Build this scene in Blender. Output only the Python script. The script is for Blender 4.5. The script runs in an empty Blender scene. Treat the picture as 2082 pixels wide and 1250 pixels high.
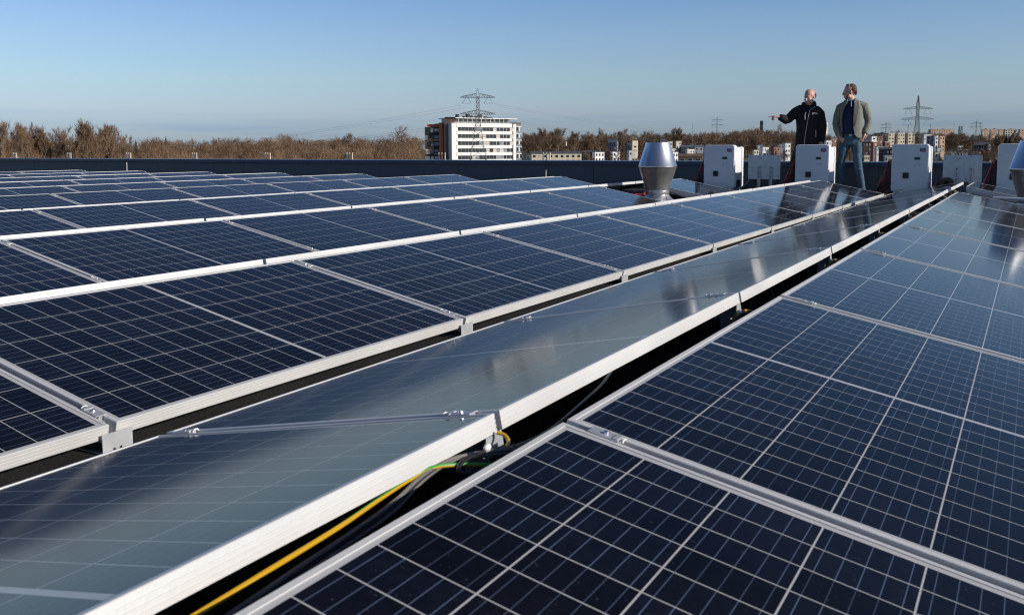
import bpy, bmesh, math, random
import numpy as np
from mathutils import Vector, Matrix, noise
R = math.radians
random.seed(7)
scn = bpy.context.scene
COL = scn.collection

# ------------------------------------------------------------------ camera
FPX, IMW = 1864.55, 2082.0
YAW, PITCH, ROLL = 0.5162, 0.1049, -0.0032
CAM = Vector((0.8317, 0.0, 0.7962))
_fw = Vector((-math.sin(YAW)*math.cos(PITCH), math.cos(YAW)*math.cos(PITCH), -math.sin(PITCH)))
_rt = Vector((math.cos(YAW), math.sin(YAW), 0))
_up = _rt.cross(_fw)
_r2 = _rt*math.cos(ROLL) + _up*math.sin(ROLL)
_u2 = _up*math.cos(ROLL) - _rt*math.sin(ROLL)
cd = bpy.data.cameras.new('camera')
cam = bpy.data.objects.new('camera', cd); COL.objects.link(cam)
cam.matrix_world = Matrix(((_r2.x, _u2.x, -_fw.x, CAM.x), (_r2.y, _u2.y, -_fw.y, CAM.y),
                           (_r2.z, _u2.z, -_fw.z, CAM.z), (0, 0, 0, 1)))
cd.sensor_fit = 'HORIZONTAL'; cd.sensor_width = 36.0; cd.lens = 36.0*FPX/IMW
cd.shift_x = -0.0006; cd.shift_y = -0.0609
cd.clip_start = 0.05; cd.clip_end = 20000
cd.dof.use_dof = True; cd.dof.focus_distance = 9.0; cd.dof.aperture_fstop = 11.0
scn.camera = cam
scn.render.engine = 'CYCLES'
scn.cycles.filter_width = 1.15

# ------------------------------------------------------------------ sky and sun
SUN_EL, SUN_AZ = R(22.5), R(5)        # azimuth measured from +X towards +Y
sdir = Vector((math.cos(SUN_EL)*math.cos(SUN_AZ), math.cos(SUN_EL)*math.sin(SUN_AZ), math.sin(SUN_EL)))
w = bpy.data.worlds.new('World'); scn.world = w; w.use_nodes = True
nt = w.node_tree; nt.nodes.clear()
wo = nt.nodes.new('ShaderNodeOutputWorld'); bg = nt.nodes.new('ShaderNodeBackground')
sky = nt.nodes.new('ShaderNodeTexSky'); sky.sky_type = 'NISHITA'; sky.sun_disc = False
sky.sun_elevation = SUN_EL; sky.sun_rotation = R(90) - SUN_AZ
sky.altitude = 0; sky.air_density = 1.0; sky.dust_density = 0.3; sky.ozone_density = 2.0
bg.inputs['Strength'].default_value = 0.12
tc = nt.nodes.new('ShaderNodeTexCoord'); sp = nt.nodes.new('ShaderNodeSeparateXYZ')
nt.links.new(tc.outputs['Generated'], sp.inputs[0])
ramp = nt.nodes.new('ShaderNodeValToRGB')           # clear winter sky: paler at the horizon, deep blue above
cr = ramp.color_ramp
stops = [(0.0, (.40, .53, .94)), (0.026, (.46, .575, .94)), (0.042, (.60, .66, .95)), (0.076, (.69, .775, .94)), (0.119, (.73, .80, 1.0)), (0.165, (.65, .79, 1.02)), (0.30, (.43, .54, .74)), (0.5, (.28, .36, .51)), (1.0, (.24, .31, .44))]
cr.elements[0].position = 0; cr.elements[0].color = stops[0][1] + (1,)
cr.elements[1].position = 1; cr.elements[1].color = stops[-1][1] + (1,)
for p, c in stops[1:-1]:
    e = cr.elements.new(p); e.color = c + (1,)
nt.links.new(sp.outputs['Z'], ramp.inputs['Fac'])
mul = nt.nodes.new('ShaderNodeMix'); mul.data_type = 'RGBA'; mul.blend_type = 'MULTIPLY'; mul.inputs[0].default_value = 1
nt.links.new(sky.outputs[0], mul.inputs[6]); nt.links.new(ramp.outputs[0], mul.inputs[7])
# thin, far stratus lying just over the horizon
mp = nt.nodes.new('ShaderNodeMapping'); mp.inputs['Scale'].default_value = (3, 3, 90)
nz = nt.nodes.new('ShaderNodeTexNoise'); nz.inputs['Scale'].default_value = 1.6; nz.inputs['Detail'].default_value = 5
nt.links.new(tc.outputs['Generated'], mp.inputs[0]); nt.links.new(mp.outputs[0], nz.inputs['Vector'])
r1 = nt.nodes.new('ShaderNodeMapRange'); r1.inputs[1].default_value = .5; r1.inputs[2].default_value = .72
r2 = nt.nodes.new('ShaderNodeMapRange'); r2.inputs[1].default_value = .055; r2.inputs[2].default_value = .015
m2 = nt.nodes.new('ShaderNodeMath'); m2.operation = 'MULTIPLY'
nt.links.new(nz.outputs['Fac'], r1.inputs[0]); nt.links.new(sp.outputs['Z'], r2.inputs[0])
nt.links.new(r1.outputs[0], m2.inputs[0]); nt.links.new(r2.outputs[0], m2.inputs[1])
m3 = nt.nodes.new('ShaderNodeMath'); m3.operation = 'MULTIPLY'; m3.inputs[1].default_value = .5
nt.links.new(m2.outputs[0], m3.inputs[0])
mc = nt.nodes.new('ShaderNodeMix'); mc.data_type = 'RGBA'; mc.blend_type = 'MULTIPLY'
mc.inputs[7].default_value = (.66, .78, .95, 1)
nt.links.new(m3.outputs[0], mc.inputs[0]); nt.links.new(mul.outputs[2], mc.inputs[6])
nt.links.new(mc.outputs[2], bg.inputs['Color']); nt.links.new(bg.outputs[0], wo.inputs[0])
sl = bpy.data.lights.new('sun', 'SUN'); sl.energy = 4.5; sl.angle = R(0.53); sl.color = (1.0, .93, .84)
so = bpy.data.objects.new('sun', sl); COL.objects.link(so)
so.rotation_euler = (-sdir).to_track_quat('-Z', 'Y').to_euler(); so.location = (30, 0, 20)
scn.view_settings.view_transform = 'Standard'; scn.view_settings.look = 'None'
scn.view_settings.exposure = 0; scn.view_settings.gamma = 1; scn.view_settings.use_curve_mapping = False

# ------------------------------------------------------------------ helpers
def ray(px, py):
    cx, cy = IMW/2 + 1.34, 498.25
    return _fw + _r2*((px-cx)/FPX) - _u2*((py-cy)/FPX)
def at_depth(px, py, d): return CAM + ray(px, py)*d
def at_y(px, py, Y):
    v = ray(px, py); return CAM + v*((Y-CAM.y)/v.y)
def at_x(px, py, X):
    v = ray(px, py); return CAM + v*((X-CAM.x)/v.x)
def project(P):
    q = P - CAM; d = q.dot(_fw)
    return (IMW/2+1.34 + FPX*q.dot(_r2)/d, 498.25 - FPX*q.dot(_u2)/d, d)

class MB:
    def __init__(s): s.v = []; s.f = []; s.m = []
    def add(s, vs, fs, mi=0):
        o = len(s.v); s.v += [tuple(x) for x in vs]
        s.f += [tuple(i+o for i in f) for f in fs]; s.m += [mi]*len(fs)
    def box(s, c, d, M=None, mi=0):
        x, y, z = c; a, b, e = d[0]/2, d[1]/2, d[2]/2
        vs = [Vector((x+i*a, y+j*b, z+k*e)) for i in (-1, 1) for j in (-1, 1) for k in (-1, 1)]
        if M is not None: vs = [M @ v for v in vs]
        s.add(vs, [(0,1,3,2), (4,6,7,5), (0,4,5,1), (2,3,7,6), (0,2,6,4), (1,5,7,3)], mi); return s
    def bar(s, a, b, r, mi=0, n=4):
        return s.tube([a, b], [r, r], n, mi)
    def tube(s, pts, rad, n=8, mi=0, caps=True):
        pts = [Vector(p) for p in pts]; N = len(pts)
        if not hasattr(rad, '__len__'): rad = [rad]*N
        t0 = (pts[1]-pts[0]).normalized()
        ref = Vector((0, 0, 1)) if abs(t0.z) < .9 else Vector((0, 1, 0))
        a = t0.cross(ref).normalized(); vs = []
        for i, p in enumerate(pts):
            t = (pts[min(i+1, N-1)] - pts[max(i-1, 0)]).normalized()
            a = (a - t*a.dot(t)).normalized(); b = t.cross(a)
            r = rad[i]; ra, rb = r if hasattr(r, '__len__') else (r, r)
            for k in range(n):
                th = 2*math.pi*k/n
                vs.append(p + a*(ra*math.cos(th)) + b*(rb*math.sin(th)))
        fs = []
        for i in range(N-1):
            for k in range(n):
                k2 = (k+1) % n
                fs.append((i*n+k, i*n+k2, (i+1)*n+k2, (i+1)*n+k))
        if caps: fs += [tuple(range(n-1, -1, -1)), tuple((N-1)*n+k for k in range(n))]
        s.add(vs, fs, mi); return s
    def rings(s, R_, mi=0, caps=True):
        n = len(R_[0]); vs = [v for r in R_ for v in r]; fs = []
        for i in range(len(R_)-1):
            for k in range(n):
                k2 = (k+1) % n
                fs.append((i*n+k, i*n+k2, (i+1)*n+k2, (i+1)*n+k))
        if caps: fs += [tuple(range(n-1, -1, -1)), tuple((len(R_)-1)*n+k for k in range(n))]
        s.add(vs, fs, mi); return s
    def lathe(s, prof, n=40, c=(0, 0), mi=0, caps=False):
        R_ = [[(c[0]+r*math.cos(2*math.pi*k/n), c[1]+r*math.sin(2*math.pi*k/n), z) for k in range(n)] for r, z in prof]
        return s.rings(R_, mi, caps)
    def ell(s, c, r, M=None, n=14, m=9, mi=0):
        R_ = []
        for i in range(1, m):
            ph = math.pi*i/m
            ring = []
            for k in range(n):
                th = 2*math.pi*k/n
                v = Vector((r[0]*math.sin(ph)*math.cos(th), r[1]*math.sin(ph)*math.sin(th), -r[2]*math.cos(ph)))
                if M is not None: v = M @ v
                ring.append(Vector(c)+v)
            R_.append(ring)
        return s.rings(R_, mi)
    def poly(s, pts, z0, z1, mi=0):
        n = len(pts)
        return s.rings([[(x, y, z0) for x, y in pts], [(x, y, z1) for x, y in pts]], mi)
    def mesh(s, name, mats=(), smooth=False):
        me = bpy.data.meshes.new(name); me.from_pydata(s.v, [], s.f)
        for m in (mats if isinstance(mats, (list, tuple)) else [mats]): me.materials.append(m)
        if len(me.materials) > 1: me.polygons.foreach_set('material_index', s.m)
        bm = bmesh.new(); bm.from_mesh(me); bmesh.ops.recalc_face_normals(bm, faces=bm.faces); bm.to_mesh(me); bm.free()
        if smooth:
            me.polygons.foreach_set('use_smooth', [True]*len(me.polygons))
            try: me.set_sharp_from_angle(angle=R(38))
            except Exception: pass
        me.update(); return me
    def build(s, name, mats, parent=None, smooth=False, **kw):
        return link(name, s.mesh(name, mats, smooth), parent, **kw)

def link(name, me, parent=None, loc=None, rot=None, mw=None):
    o = bpy.data.objects.new(name, me); COL.objects.link(o)
    if parent is not None: o.parent = parent
    if loc is not None: o.location = loc
    if rot is not None: o.rotation_euler = rot
    if mw is not None: o.matrix_local = mw
    return o
def tag(o, label=None, cat=None, group=None, kind=None):
    if label: o['label'] = label
    if cat: o['category'] = cat
    if group: o['group'] = group
    if kind: o['kind'] = kind
    return o
def empty(name, loc=(0, 0, 0), rz=0, label=None, cat=None, group=None, mw=None):
    o = bpy.data.objects.new(name, None); COL.objects.link(o); o.empty_display_size = .1
    if mw is not None: o.matrix_world = mw
    else: o.location = loc; o.rotation_euler = (0, 0, rz)
    return tag(o, label, cat, group)
def copy_tree(o, parent=None):
    c = o.copy(); COL.objects.link(c); c.parent = parent
    for ch in o.children: copy_tree(ch, c)
    return c
ORD = ['', 'first', 'second', 'third', 'fourth', 'fifth', 'sixth', 'seventh', 'eighth', 'ninth', 'tenth', 'eleventh', 'twelfth']

# ------------------------------------------------------------------ materials
def mat(name, col, rough=.6, metal=0, var=.12, scale=8, bump=0, bscale=60, spec=None, coat=0, stretch=None, emit=None):
    m = bpy.data.materials.new(name); m.use_nodes = True; t = m.node_tree
    b = t.nodes['Principled BSDF']
    b.inputs['Roughness'].default_value = rough; b.inputs['Metallic'].default_value = metal
    if spec is not None: b.inputs['Specular IOR Level'].default_value = spec
    if coat: b.inputs['Coat Weight'].default_value = coat; b.inputs['Coat Roughness'].default_value = .1
    c = t.nodes.new('ShaderNodeTexCoord'); n = t.nodes.new('ShaderNodeTexNoise')
    n.inputs['Scale'].default_value = scale; n.inputs['Detail'].default_value = 6
    if stretch:
        mp = t.nodes.new('ShaderNodeMapping'); mp.inputs['Scale'].default_value = stretch
        t.links.new(c.outputs['Object'], mp.inputs[0]); t.links.new(mp.outputs[0], n.inputs['Vector'])
    else: t.links.new(c.outputs['Object'], n.inputs['Vector'])
    r = t.nodes.new('ShaderNodeValToRGB')
    r.color_ramp.elements[0].position = .3; r.color_ramp.elements[1].position = .72
    r.color_ramp.elements[0].color = tuple(x*(1-var) for x in col) + (1,)
    r.color_ramp.elements[1].color = tuple(min(1, x*(1+var)) for x in col) + (1,)
    t.links.new(n.outputs['Fac'], r.inputs[0]); t.links.new(r.outputs[0], b.inputs['Base Color'])
    rr = t.nodes.new('ShaderNodeMapRange'); rr.inputs[3].default_value = rough*.85; rr.inputs[4].default_value = min(1, rough*1.15)
    t.links.new(n.outputs['Fac'], rr.inputs[0]); t.links.new(rr.outputs[0], b.inputs['Roughness'])
    if bump:
        n2 = t.nodes.new('ShaderNodeTexNoise'); n2.inputs['Scale'].default_value = bscale; n2.inputs['Detail'].default_value = 4
        t.links.new(c.outputs['Object'], n2.inputs['Vector'])
        bp = t.nodes.new('ShaderNodeBump'); bp.inputs['Strength'].default_value = bump; bp.inputs['Distance'].default_value = .02
        t.links.new(n2.outputs['Fac'], bp.inputs['Height']); t.links.new(bp.outputs[0], b.inputs['Normal'])
    return m

GLOSS = .095
def panel_mat(name, cell):
    """glass-fronted laminate: silicon cells with busbars and fingers (from UV) or the pale backsheet between them"""
    m = bpy.data.materials.new(name); m.use_nodes = True; t = m.node_tree; b = t.nodes['Principled BSDF']
    b.inputs['Roughness'].default_value = GLOSS; b.inputs['IOR'].default_value = 1.26
    c = t.nodes.new('ShaderNodeTexCoord')
    geo = t.nodes.new('ShaderNodeNewGeometry')
    dust = t.nodes.new('ShaderNodeTexNoise'); dust.inputs['Scale'].default_value = 140; dust.inputs['Detail'].default_value = 3
    t.links.new(geo.outputs['Position'], dust.inputs['Vector'])
    dr = t.nodes.new('ShaderNodeMapRange'); dr.inputs[1].default_value = .68; dr.inputs[2].default_value = .80; dr.inputs[4].default_value = .4
    t.links.new(dust.outputs['Fac'], dr.inputs[0])
    big = t.nodes.new('ShaderNodeTexNoise'); big.inputs['Scale'].default_value = 2.2; big.inputs['Detail'].default_value = 5
    t.links.new(geo.outputs['Position'], big.inputs['Vector'])
    if cell:
        uv = t.nodes.new('ShaderNodeUVMap'); s = t.nodes.new('ShaderNodeSeparateXYZ'); t.links.new(uv.outputs[0], s.inputs[0])
        def M(op, a, bb=None):
            n = t.nodes.new('ShaderNodeMath'); n.operation = op
            for i, x in enumerate((a, bb)):
                if x is None: continue
                if isinstance(x, (int, float)): n.inputs[i].default_value = x
                else: t.links.new(x, n.inputs[i])
            return n.outputs[0]
        fr = M('FRACT', M('MULTIPLY', s.outputs[0], 5.0))           # five busbars run along the row
        bus = M('LESS_THAN', M('ABSOLUTE', M('SUBTRACT', fr, .5)), .024)
        fin = M('LESS_THAN', M('FRACT', M('MULTIPLY', s.outputs[1], 42.0)), .16)
        vor = t.nodes.new('ShaderNodeTexVoronoi'); vor.inputs['Scale'].default_value = 55
        t.links.new(geo.outputs['Position'], vor.inputs['Vector'])
        cr_ = t.nodes.new('ShaderNodeValToRGB')
        cr_.color_ramp.elements[0].color = (.0016, .0020, .0048, 1); cr_.color_ramp.elements[1].color = (.0036, .0044, .0100, 1)
        t.links.new(vor.outputs['Color'], cr_.inputs[0])
        mixf = t.nodes.new('ShaderNodeMix'); mixf.data_type = 'RGBA'; mixf.inputs[7].default_value = (.012, .015, .026, 1)
        t.links.new(M('MULTIPLY', fin, .35), mixf.inputs[0]); t.links.new(cr_.outputs[0], mixf.inputs[6])
        mixb = t.nodes.new('ShaderNodeMix'); mixb.data_type = 'RGBA'; mixb.inputs[7].default_value = (.065, .09, .15, 1)
        t.links.new(bus, mixb.inputs[0]); t.links.new(mixf.outputs[2], mixb.inputs[6])
        oi = t.nodes.new('ShaderNodeObjectInfo'); vr = t.nodes.new('ShaderNodeMapRange'); vr.inputs[3].default_value = .62; vr.inputs[4].default_value = 1.5
        t.links.new(oi.outputs['Random'], vr.inputs[0])
        tone = t.nodes.new('ShaderNodeMix'); tone.data_type = 'RGBA'; tone.blend_type = 'MULTIPLY'; tone.inputs[0].default_value = 1
        t.links.new(mixb.outputs[2], tone.inputs[6]); t.links.new(vr.outputs[0], tone.inputs[7]); src = tone.outputs[2]
    else:
        rg = t.nodes.new('ShaderNodeRGB'); rg.outputs[0].default_value = (.46, .46, .465, 1); src = rg.outputs[0]
    md = t.nodes.new('ShaderNodeMix'); md.data_type = 'RGBA'; md.inputs[7].default_value = (.17, .16, .15, 1)
    t.links.new(dr.outputs[0], md.inputs[0]); t.links.new(src, md.inputs[6])
    film = t.nodes.new('ShaderNodeMix'); film.data_type = 'RGBA'; film.inputs[7].default_value = (.16, .16, .155, 1)
    fr_ = t.nodes.new('ShaderNodeMapRange'); fr_.inputs[1].default_value = .3; fr_.inputs[2].default_value = .8; fr_.inputs[3].default_value = .004; fr_.inputs[4].default_value = .030
    t.links.new(big.outputs['Fac'], fr_.inputs[0]); t.links.new(fr_.outputs[0], film.inputs[0])
    t.links.new(md.outputs[2], film.inputs[6]); t.links.new(film.outputs[2], b.inputs['Base Color'])
    rr = t.nodes.new('ShaderNodeMapRange'); rr.inputs[3].default_value = GLOSS*.8; rr.inputs[4].default_value = GLOSS*1.25
    t.links.new(big.outputs['Fac'], rr.inputs[0]); t.links.new(rr.outputs[0], b.inputs['Roughness'])
    return m

M_CELL = panel_mat('silicon_cell', True)
M_BACK = panel_mat('backsheet', False)
M_FRAME = mat('anodised_frame', (.70, .69, .67), .45, .25, .07, 2.2, .06, 160)
M_RAIL = mat('rail_aluminium', (.52, .53, .55), .45, .5, .10, 30)
M_GALV = mat('galvanised_steel', (.60, .62, .63), .42, .45, .16, 14)
M_BOLT = mat('stainless', (.8, .8, .8), .2, 1.0, .03)
M_BLACKPL = mat('black_plastic', (.012, .012, .013), .45)
M_BITUMEN = mat('roof_bitumen', (.014, .0135, .013), .9, 0, .35, 3, .5, 90)
M_CLAD = mat('parapet_cladding', (.080, .092, .110), .5, 0, .08, 2)
M_COPE = mat('navy_coping', (.018, .040, .095), .38, 0, .1, 4, coat=.2)
M_WHITE = mat('inverter_white', (.78, .785, .79), .42, 0, .03, 6)
M_INK = mat('black_print', (.01, .011, .013), .3)
M_BLUE = mat('logo_blue', (.01, .03, .16), .4)
M_RED = mat('logo_red', (.55, .02, .03), .4)
M_TXT = mat('white_print', (.8, .8, .8), .5)
M_REDCAB = mat('red_cable', (.42, .015, .018), .42, 0, .15)
M_BLKCAB = mat('black_cable', (.014, .014, .016), .38, 0, .2)
M_GREYCAB = mat('grey_cable', (.16, .15, .14), .45, 0, .2)
M_CONC = mat('ballast_concrete', (.10, .10, .10), .9, 0, .25, 12, .3, 80)
M_WOODPOST = mat('pale_post', (.70, .60, .50), .7, 0, .1)
M_STEEL = mat('vent_steel', (.86, .87, .88), .34, 1.0, .06, 5, .03, 25, stretch=(1, 1, .25))
M_STEELD = mat('vent_steel_dull', (.72, .71, .69), .38, .92, .15, 9, .05, 30)

# ================================================================== THE ROOF
GROUND = -9.5
roof = MB().box((-16, 5.2, GROUND/2), (68, 25.4, -GROUND)).build('roof', M_BITUMEN)
tag(roof, 'dark bitumen flat roof carrying the solar array', 'roof', kind='structure')
PY0 = 17.25
par = MB().box((-16, PY0+.13, .235), (68, .16, .47)).build('parapet_wall', M_CLAD)
tag(par, 'dark grey parapet wall with navy coping along the roof edge', 'parapet')
pm = MB(); pm.box((0, 0, .235), (1.094, .03, .45)); cladme = pm.mesh('cladding_panel', M_CLAD)
for i in range(61):
    link('cladding_panel', cladme, par, loc=(-49.4+1.1*i, PY0+.028+random.uniform(-.0012, .0012), 0))
cm = MB(); cm.rings([[(x, PY0+a, b) for a, b in ((-.035, .455), (-.035, .522), (-.02, .534), (.30, .542), (.315, .53), (.315, .42), (.305, .42), (.305, .46), (.22, .47), (-.02, .47), (-.02, .455))] for x in (-1.496, 1.496)])
copeme = cm.mesh('coping', M_COPE)
for i in range(22): link('coping', copeme, par, loc=(-48.5+3.0*i, random.uniform(-.001, .001), random.uniform(-.001, .001)))

# triple stubs standing outside the coping, every 2.7 m
def coping_bracket(X, n, label, grp):
    o = empty('coping_bracket', (X, PY0+.37, .45), 0, label, 'bracket', grp)
    for k in range(n):
        MB().tube([(k*.085-.0425*(n-1), 0, 0), (k*.085-.0425*(n-1), 0, .255)], .014, 6).build('rod', M_WOODPOST, o)
    MB().box((0, 0, .0), (.085*n+.02, .06, .025)).build('base_plate', M_WOODPOST, o)
    MB().box((0, -.03, -.06), (.04, .02, .10)).build('fixing', M_WOODPOST, o)
    return o
for i in range(9):
    X = -27.29 + 2.71*i
    px = ['left picture edge', 'second from left edge', 'third from left edge', 'fourth from left edge', 'fifth from left edge', 'beside the wood left of tower', 'in front of the brick tower wing', 'in front of low cream terrace', 'behind the steel vent cowl'][i]
    coping_bracket(X, 3, 'three pale upright stubs above the parapet, ' + px, 'triple stubs along the parapet')
def thin_rod(px, pyt, Y, label):
    p = at_y(px, pyt, Y)
    o = empty('lightning_rod', (p.x, p.y, 0), 0, label, 'rod', 'thin rods by the parapet')
    MB().tube([(0, 0, 0), (0, 0, p.z)], .011, 6).build('rod', M_WOODPOST, o)
    MB().box((0, 0, .03), (.16, .16, .06)).build('foot', M_CONC, o)
thin_rod(257.5, 330.5, 16.7, 'thin pale lightning rod in front of parapet on the far left')
thin_rod(1110, 346, 16.7, 'thin pale lightning rod in front of parapet left of steel vent')

# ================================================================== SOLAR ARRAY
W, TILT, GR, GV, PP = 0.992, 0.1956, 0.1394, 0.1885, 1.7143
ZR = 0.28                                         # ridge height over the roof
CT, ST = W*math.cos(TILT), W*math.sin(TILT)
PER = 2*CT + GR + GV
GAPJ = .022; PL = PP - GAPJ
U = {'R': 1.5361, 'M1': 1.5126, 'L1': 1.5369, 'M2': 1.4982, 'L2': 1.4841, 'M3': 1.4554, 'L3': 1.4472, 'L4': 1.4203, 'L5': 1.4092, 'L6': 1.3834, 'L7': 1.3818, 'L8': 1.3724, 'L9': 1.366}
ZO = {'R': -.0007, 'M1': .0018, 'L1': -.0099, 'M2': -.0069, 'L2': -.0107, 'M3': -.0032, 'L3': .0025, 'L4': .0151, 'L5': .0027}
SK = [-.0012, .0058, .0031, .0018, -.0019, -.0033, 0, 0, 0, 0]
def strip(s):
    """(tent, sign, ridge X)"""
    if s == 'R': return 0, 1, GR/2
    n = int(s[1:])
    return (n-1, -1, -(n-1)*PER-GR/2) if s[0] == 'M' else (n, 1, -n*PER+GR/2)
def uoff(s): return U.get(s, U.get('L%d' % (int(s[1:])-1) if s[0] == 'M' else s, 1.37))
def spoint(s, x, k):
    """point on strip s: x metres down the slope from the ridge, k in joints along the row"""
    t, sg, vr = strip(s)
    Y = uoff(s) + k*PP
    return Vector((vr + sg*x*math.cos(TILT) + SK[t]*(Y-6), Y, ZR + ZO.get(s, 0) - x*math.sin(TILT)))
def sframe(s, x, k):
    """panel-local frame: x down the slope, y along the row, z normal"""
    t, sg, vr = strip(s)
    ya = Vector((SK[t], 1, 0)).normalized()*sg
    xa = Vector((sg*math.cos(TILT), 0, -math.sin(TILT))); xa = (xa - ya*xa.dot(ya)).normalized()
    za = xa.cross(ya); p = spoint(s, x, k)
    return Matrix(((xa.x, ya.x, za.x, p.x), (xa.y, ya.y, za.y, p.y), (xa.z, ya.z, za.z, p.z), (0, 0, 0, 1)))

# frame mesh: hollow profile with grooves swept round the panel
FH = .038
prof = [(.011, -.0065), (.011, 0), (.0012, 0), (0, -.0012)]
for zg in (-.0105, -.0195, -.0285):
    prof += [(0, zg+.0011), (.0014, zg+.0008), (.0014, zg-.0008), (0, zg-.0011)]
prof += [(0, -FH), (.028, -FH), (.028, -FH+.0018), (.0022, -FH+.0018), (.0022, -.0065)]
fm = MB(); n = len(prof); vs = []
for sx, sy in ((1, 1), (-1, 1), (-1, -1), (1, -1)):
    for dd, z in prof: vs.append((sx*(W/2-dd), sy*(PL/2-dd), z))
fs = [((c*n+i), (c*n+(i+1) % n), (((c+1) % 4)*n+(i+1) % n), (((c+1) % 4)*n+i)) for c in range(4) for i in range(n)]
fm.add(vs, fs); ME_FRAME = fm.mesh('frame', M_FRAME)
ME_LAM = MB().box((0, 0, -.0045), (W-.006, PL-.006, .0050)).mesh('laminate', M_BACK)     # top at z = -.0020
CW, CL = .1557, .0790                              # half-cut cells, 6 x 20
cx_ = [(-2.5+i)*.1588 for i in range(6)]
half = (PL - 2*.0235 - .014)/2; cp = half/10
cy_ = [.007 + cp*(j+.5) for j in range(10)]; cy_ = [-y for y in reversed(cy_)] + cy_
CTOP, CBOT = -.00192, -.0022
def cell_geo(cs):
    vs, fs, uvs = [], [], []
    for x, y in cs:
        o = len(vs); a, b = CW/2, CL/2
        vs += [(x-a, y-b, CTOP), (x+a, y-b, CTOP), (x+a, y+b, CTOP), (x-a, y+b, CTOP),
               (x-a, y-b, CBOT), (x+a, y-b, CBOT), (x+a, y+b, CBOT), (x-a, y+b, CBOT)]
        fs += [(o, o+1, o+2, o+3), (o, o+4, o+5, o+1), (o+1, o+5, o+6, o+2), (o+2, o+6, o+7, o+3), (o+3, o+7, o+4, o)]
        uvs += [(0, 0), (1, 0), (1, 1), (0, 1)] + [(.05, .05)]*16
    me = bpy.data.meshes.new('cell'); me.from_pydata(vs, [], fs); me.materials.append(M_CELL)
    ul = me.uv_layers.new(name='UVMap'); ul.data.foreach_set('uv', [c for u in uvs for c in u])
    return me
ME_CELL = cell_geo([(0, 0)]); ME_CELLS = cell_geo([(x, y) for x in cx_ for y in cy_])

ROWS = {'R': 'in the front right row', 'M1': 'with grey sheen left of the cable gap', 'L1': 'in the first blue row left of the valley'}
for n_ in range(2, 10): ROWS['L%d' % n_] = 'in the %s blue row left of the valley' % ORD[n_]
for n_ in range(2, 11): ROWS['M%d' % n_] = 'showing only its white ridge edge behind %s blue row' % ORD[n_-1]
START = {'R': -1, 'M1': -1, 'L1': -1, 'M2': -1, 'L2': 0, 'M3': 0, 'L3': 0, 'M4': 0, 'L4': 1, 'M5': 1, 'L5': 2, 'M6': 2, 'L6': 3, 'M7': 3, 'L7': 4, 'M8': 4, 'L8': 5, 'M9': 5, 'L9': 5, 'M10': 5}
SKIP = {('R', 6), ('L2', 6)}
NCELL = 0
for s, k0 in START.items():
    ordn = 0
    for k in range(7, k0-1, -1):
        if (s, k) in SKIP: continue
        ordn += 1
        F = sframe(s, W/2, k+.5)
        # every module sits a hair off true
        F = F @ Matrix.Translation((random.uniform(-.0012, .0012), 0, random.uniform(-.0008, .0008))) @ Matrix.Rotation(random.uniform(-.0016, .0016), 4, 'Y') @ Matrix.Rotation(random.uniform(-.0008, .0008), 4, 'X')
        o = empty('solar_panel', mw=F)
        colr = 'solar panel' if s[0] == 'M' and s != 'M1' else ('blue solar panel' if s[0] != 'M' else 'solar panel')
        tag(o, '%s %s, %s from parapet' % (colr, ROWS[s], ORD[ordn]), 'solar panel', 'solar panels of the roof array')
        link('frame', ME_FRAME, o); link('laminate', ME_LAM, o)
        # individual cells where one cell is some ten pixels across in the photograph
        if s[0] != 'M' or s == 'M1':
            c0, c1, c2 = [project(F @ Vector(p))[:2] for p in ((0, 0, 0), (CW, 0, 0), (0, CL, 0))]
            dep = project(F @ Vector((0, 0, 0)))[2]
            e1 = (c1[0]-c0[0], c1[1]-c0[1]); e2 = (c2[0]-c0[0], c2[1]-c0[1])
            ar = abs(e1[0]*e2[1]-e1[1]*e2[0]); lo = max(math.hypot(*e1), math.hypot(*e2))
            fine = dep < .5 or (ar/lo >= 6.5 and -900 < c0[0] < 3200) or (s == 'R' and k <= 2)
        else: fine = False
        if fine:
            NCELL += 1
            for x in cx_:
                for y in cy_: link('cell', ME_CELL, o, loc=(x, y, 0))
        else:
            link('cells', ME_CELLS, o)['kind'] = 'stuff'
print('panels with single cells', NCELL)

# rails with clamps between neighbouring panels (built upright, ridge at x = 0, roof at z = 0)
Rt = Matrix.Translation((0, 0, ZR)) @ Matrix.Rotation(TILT, 4, 'Y')     # x' = down slope, z' = normal
mb = MB(); mb.box((W/2, 0, -.060), (W-.02, .044, .040), Rt); mb.box((W/2, -.0042, -.0245), (W-.07, .0085, .031), Rt)
ME_CHAN = mb.mesh('channel', M_RAIL)
mb = MB(); mb.box((0, 0, .0017), (.062, .030, .0030)); mb.box((0, 0, -.012), (.062, .012, .024)); mb.box((.024, .0, .0045), (.010, .028, .0026))
ME_CLAMP = mb.mesh('clamp', M_RAIL)
mb = MB(); mb.lathe([(.0001, .0085), (.0042, .0085), (.0052, .0070), (.0052, .0030), (.0075, .0030), (.0075, .0022), (.0001, .0022)], 8); ME_BOLT = mb.mesh('bolt', M_BOLT)
mb = MB(); mb.tube([(.038, .008*math.cos(a), .0005+.0048*math.sin(a)) for a in [math.pi*i/8 for i in range(9)]], .0020, 6); ME_LOOP = mb.mesh('spring_loop', M_TXT)
mb = MB(); mb.box((.030, 0, .10), (.003, .046, .22)); mb.box((.045, .0215, .10), (.03, .003, .22)); mb.box((.045, -.0215, .10), (.03, .003, .22)); ME_POST = mb.mesh('ridge_post', M_GALV)
mb = MB(); mb.box((CT-.09, 0, .018), (.16, .06, .032)); ME_FOOT = mb.mesh('foot', M_BLACKPL)
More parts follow.
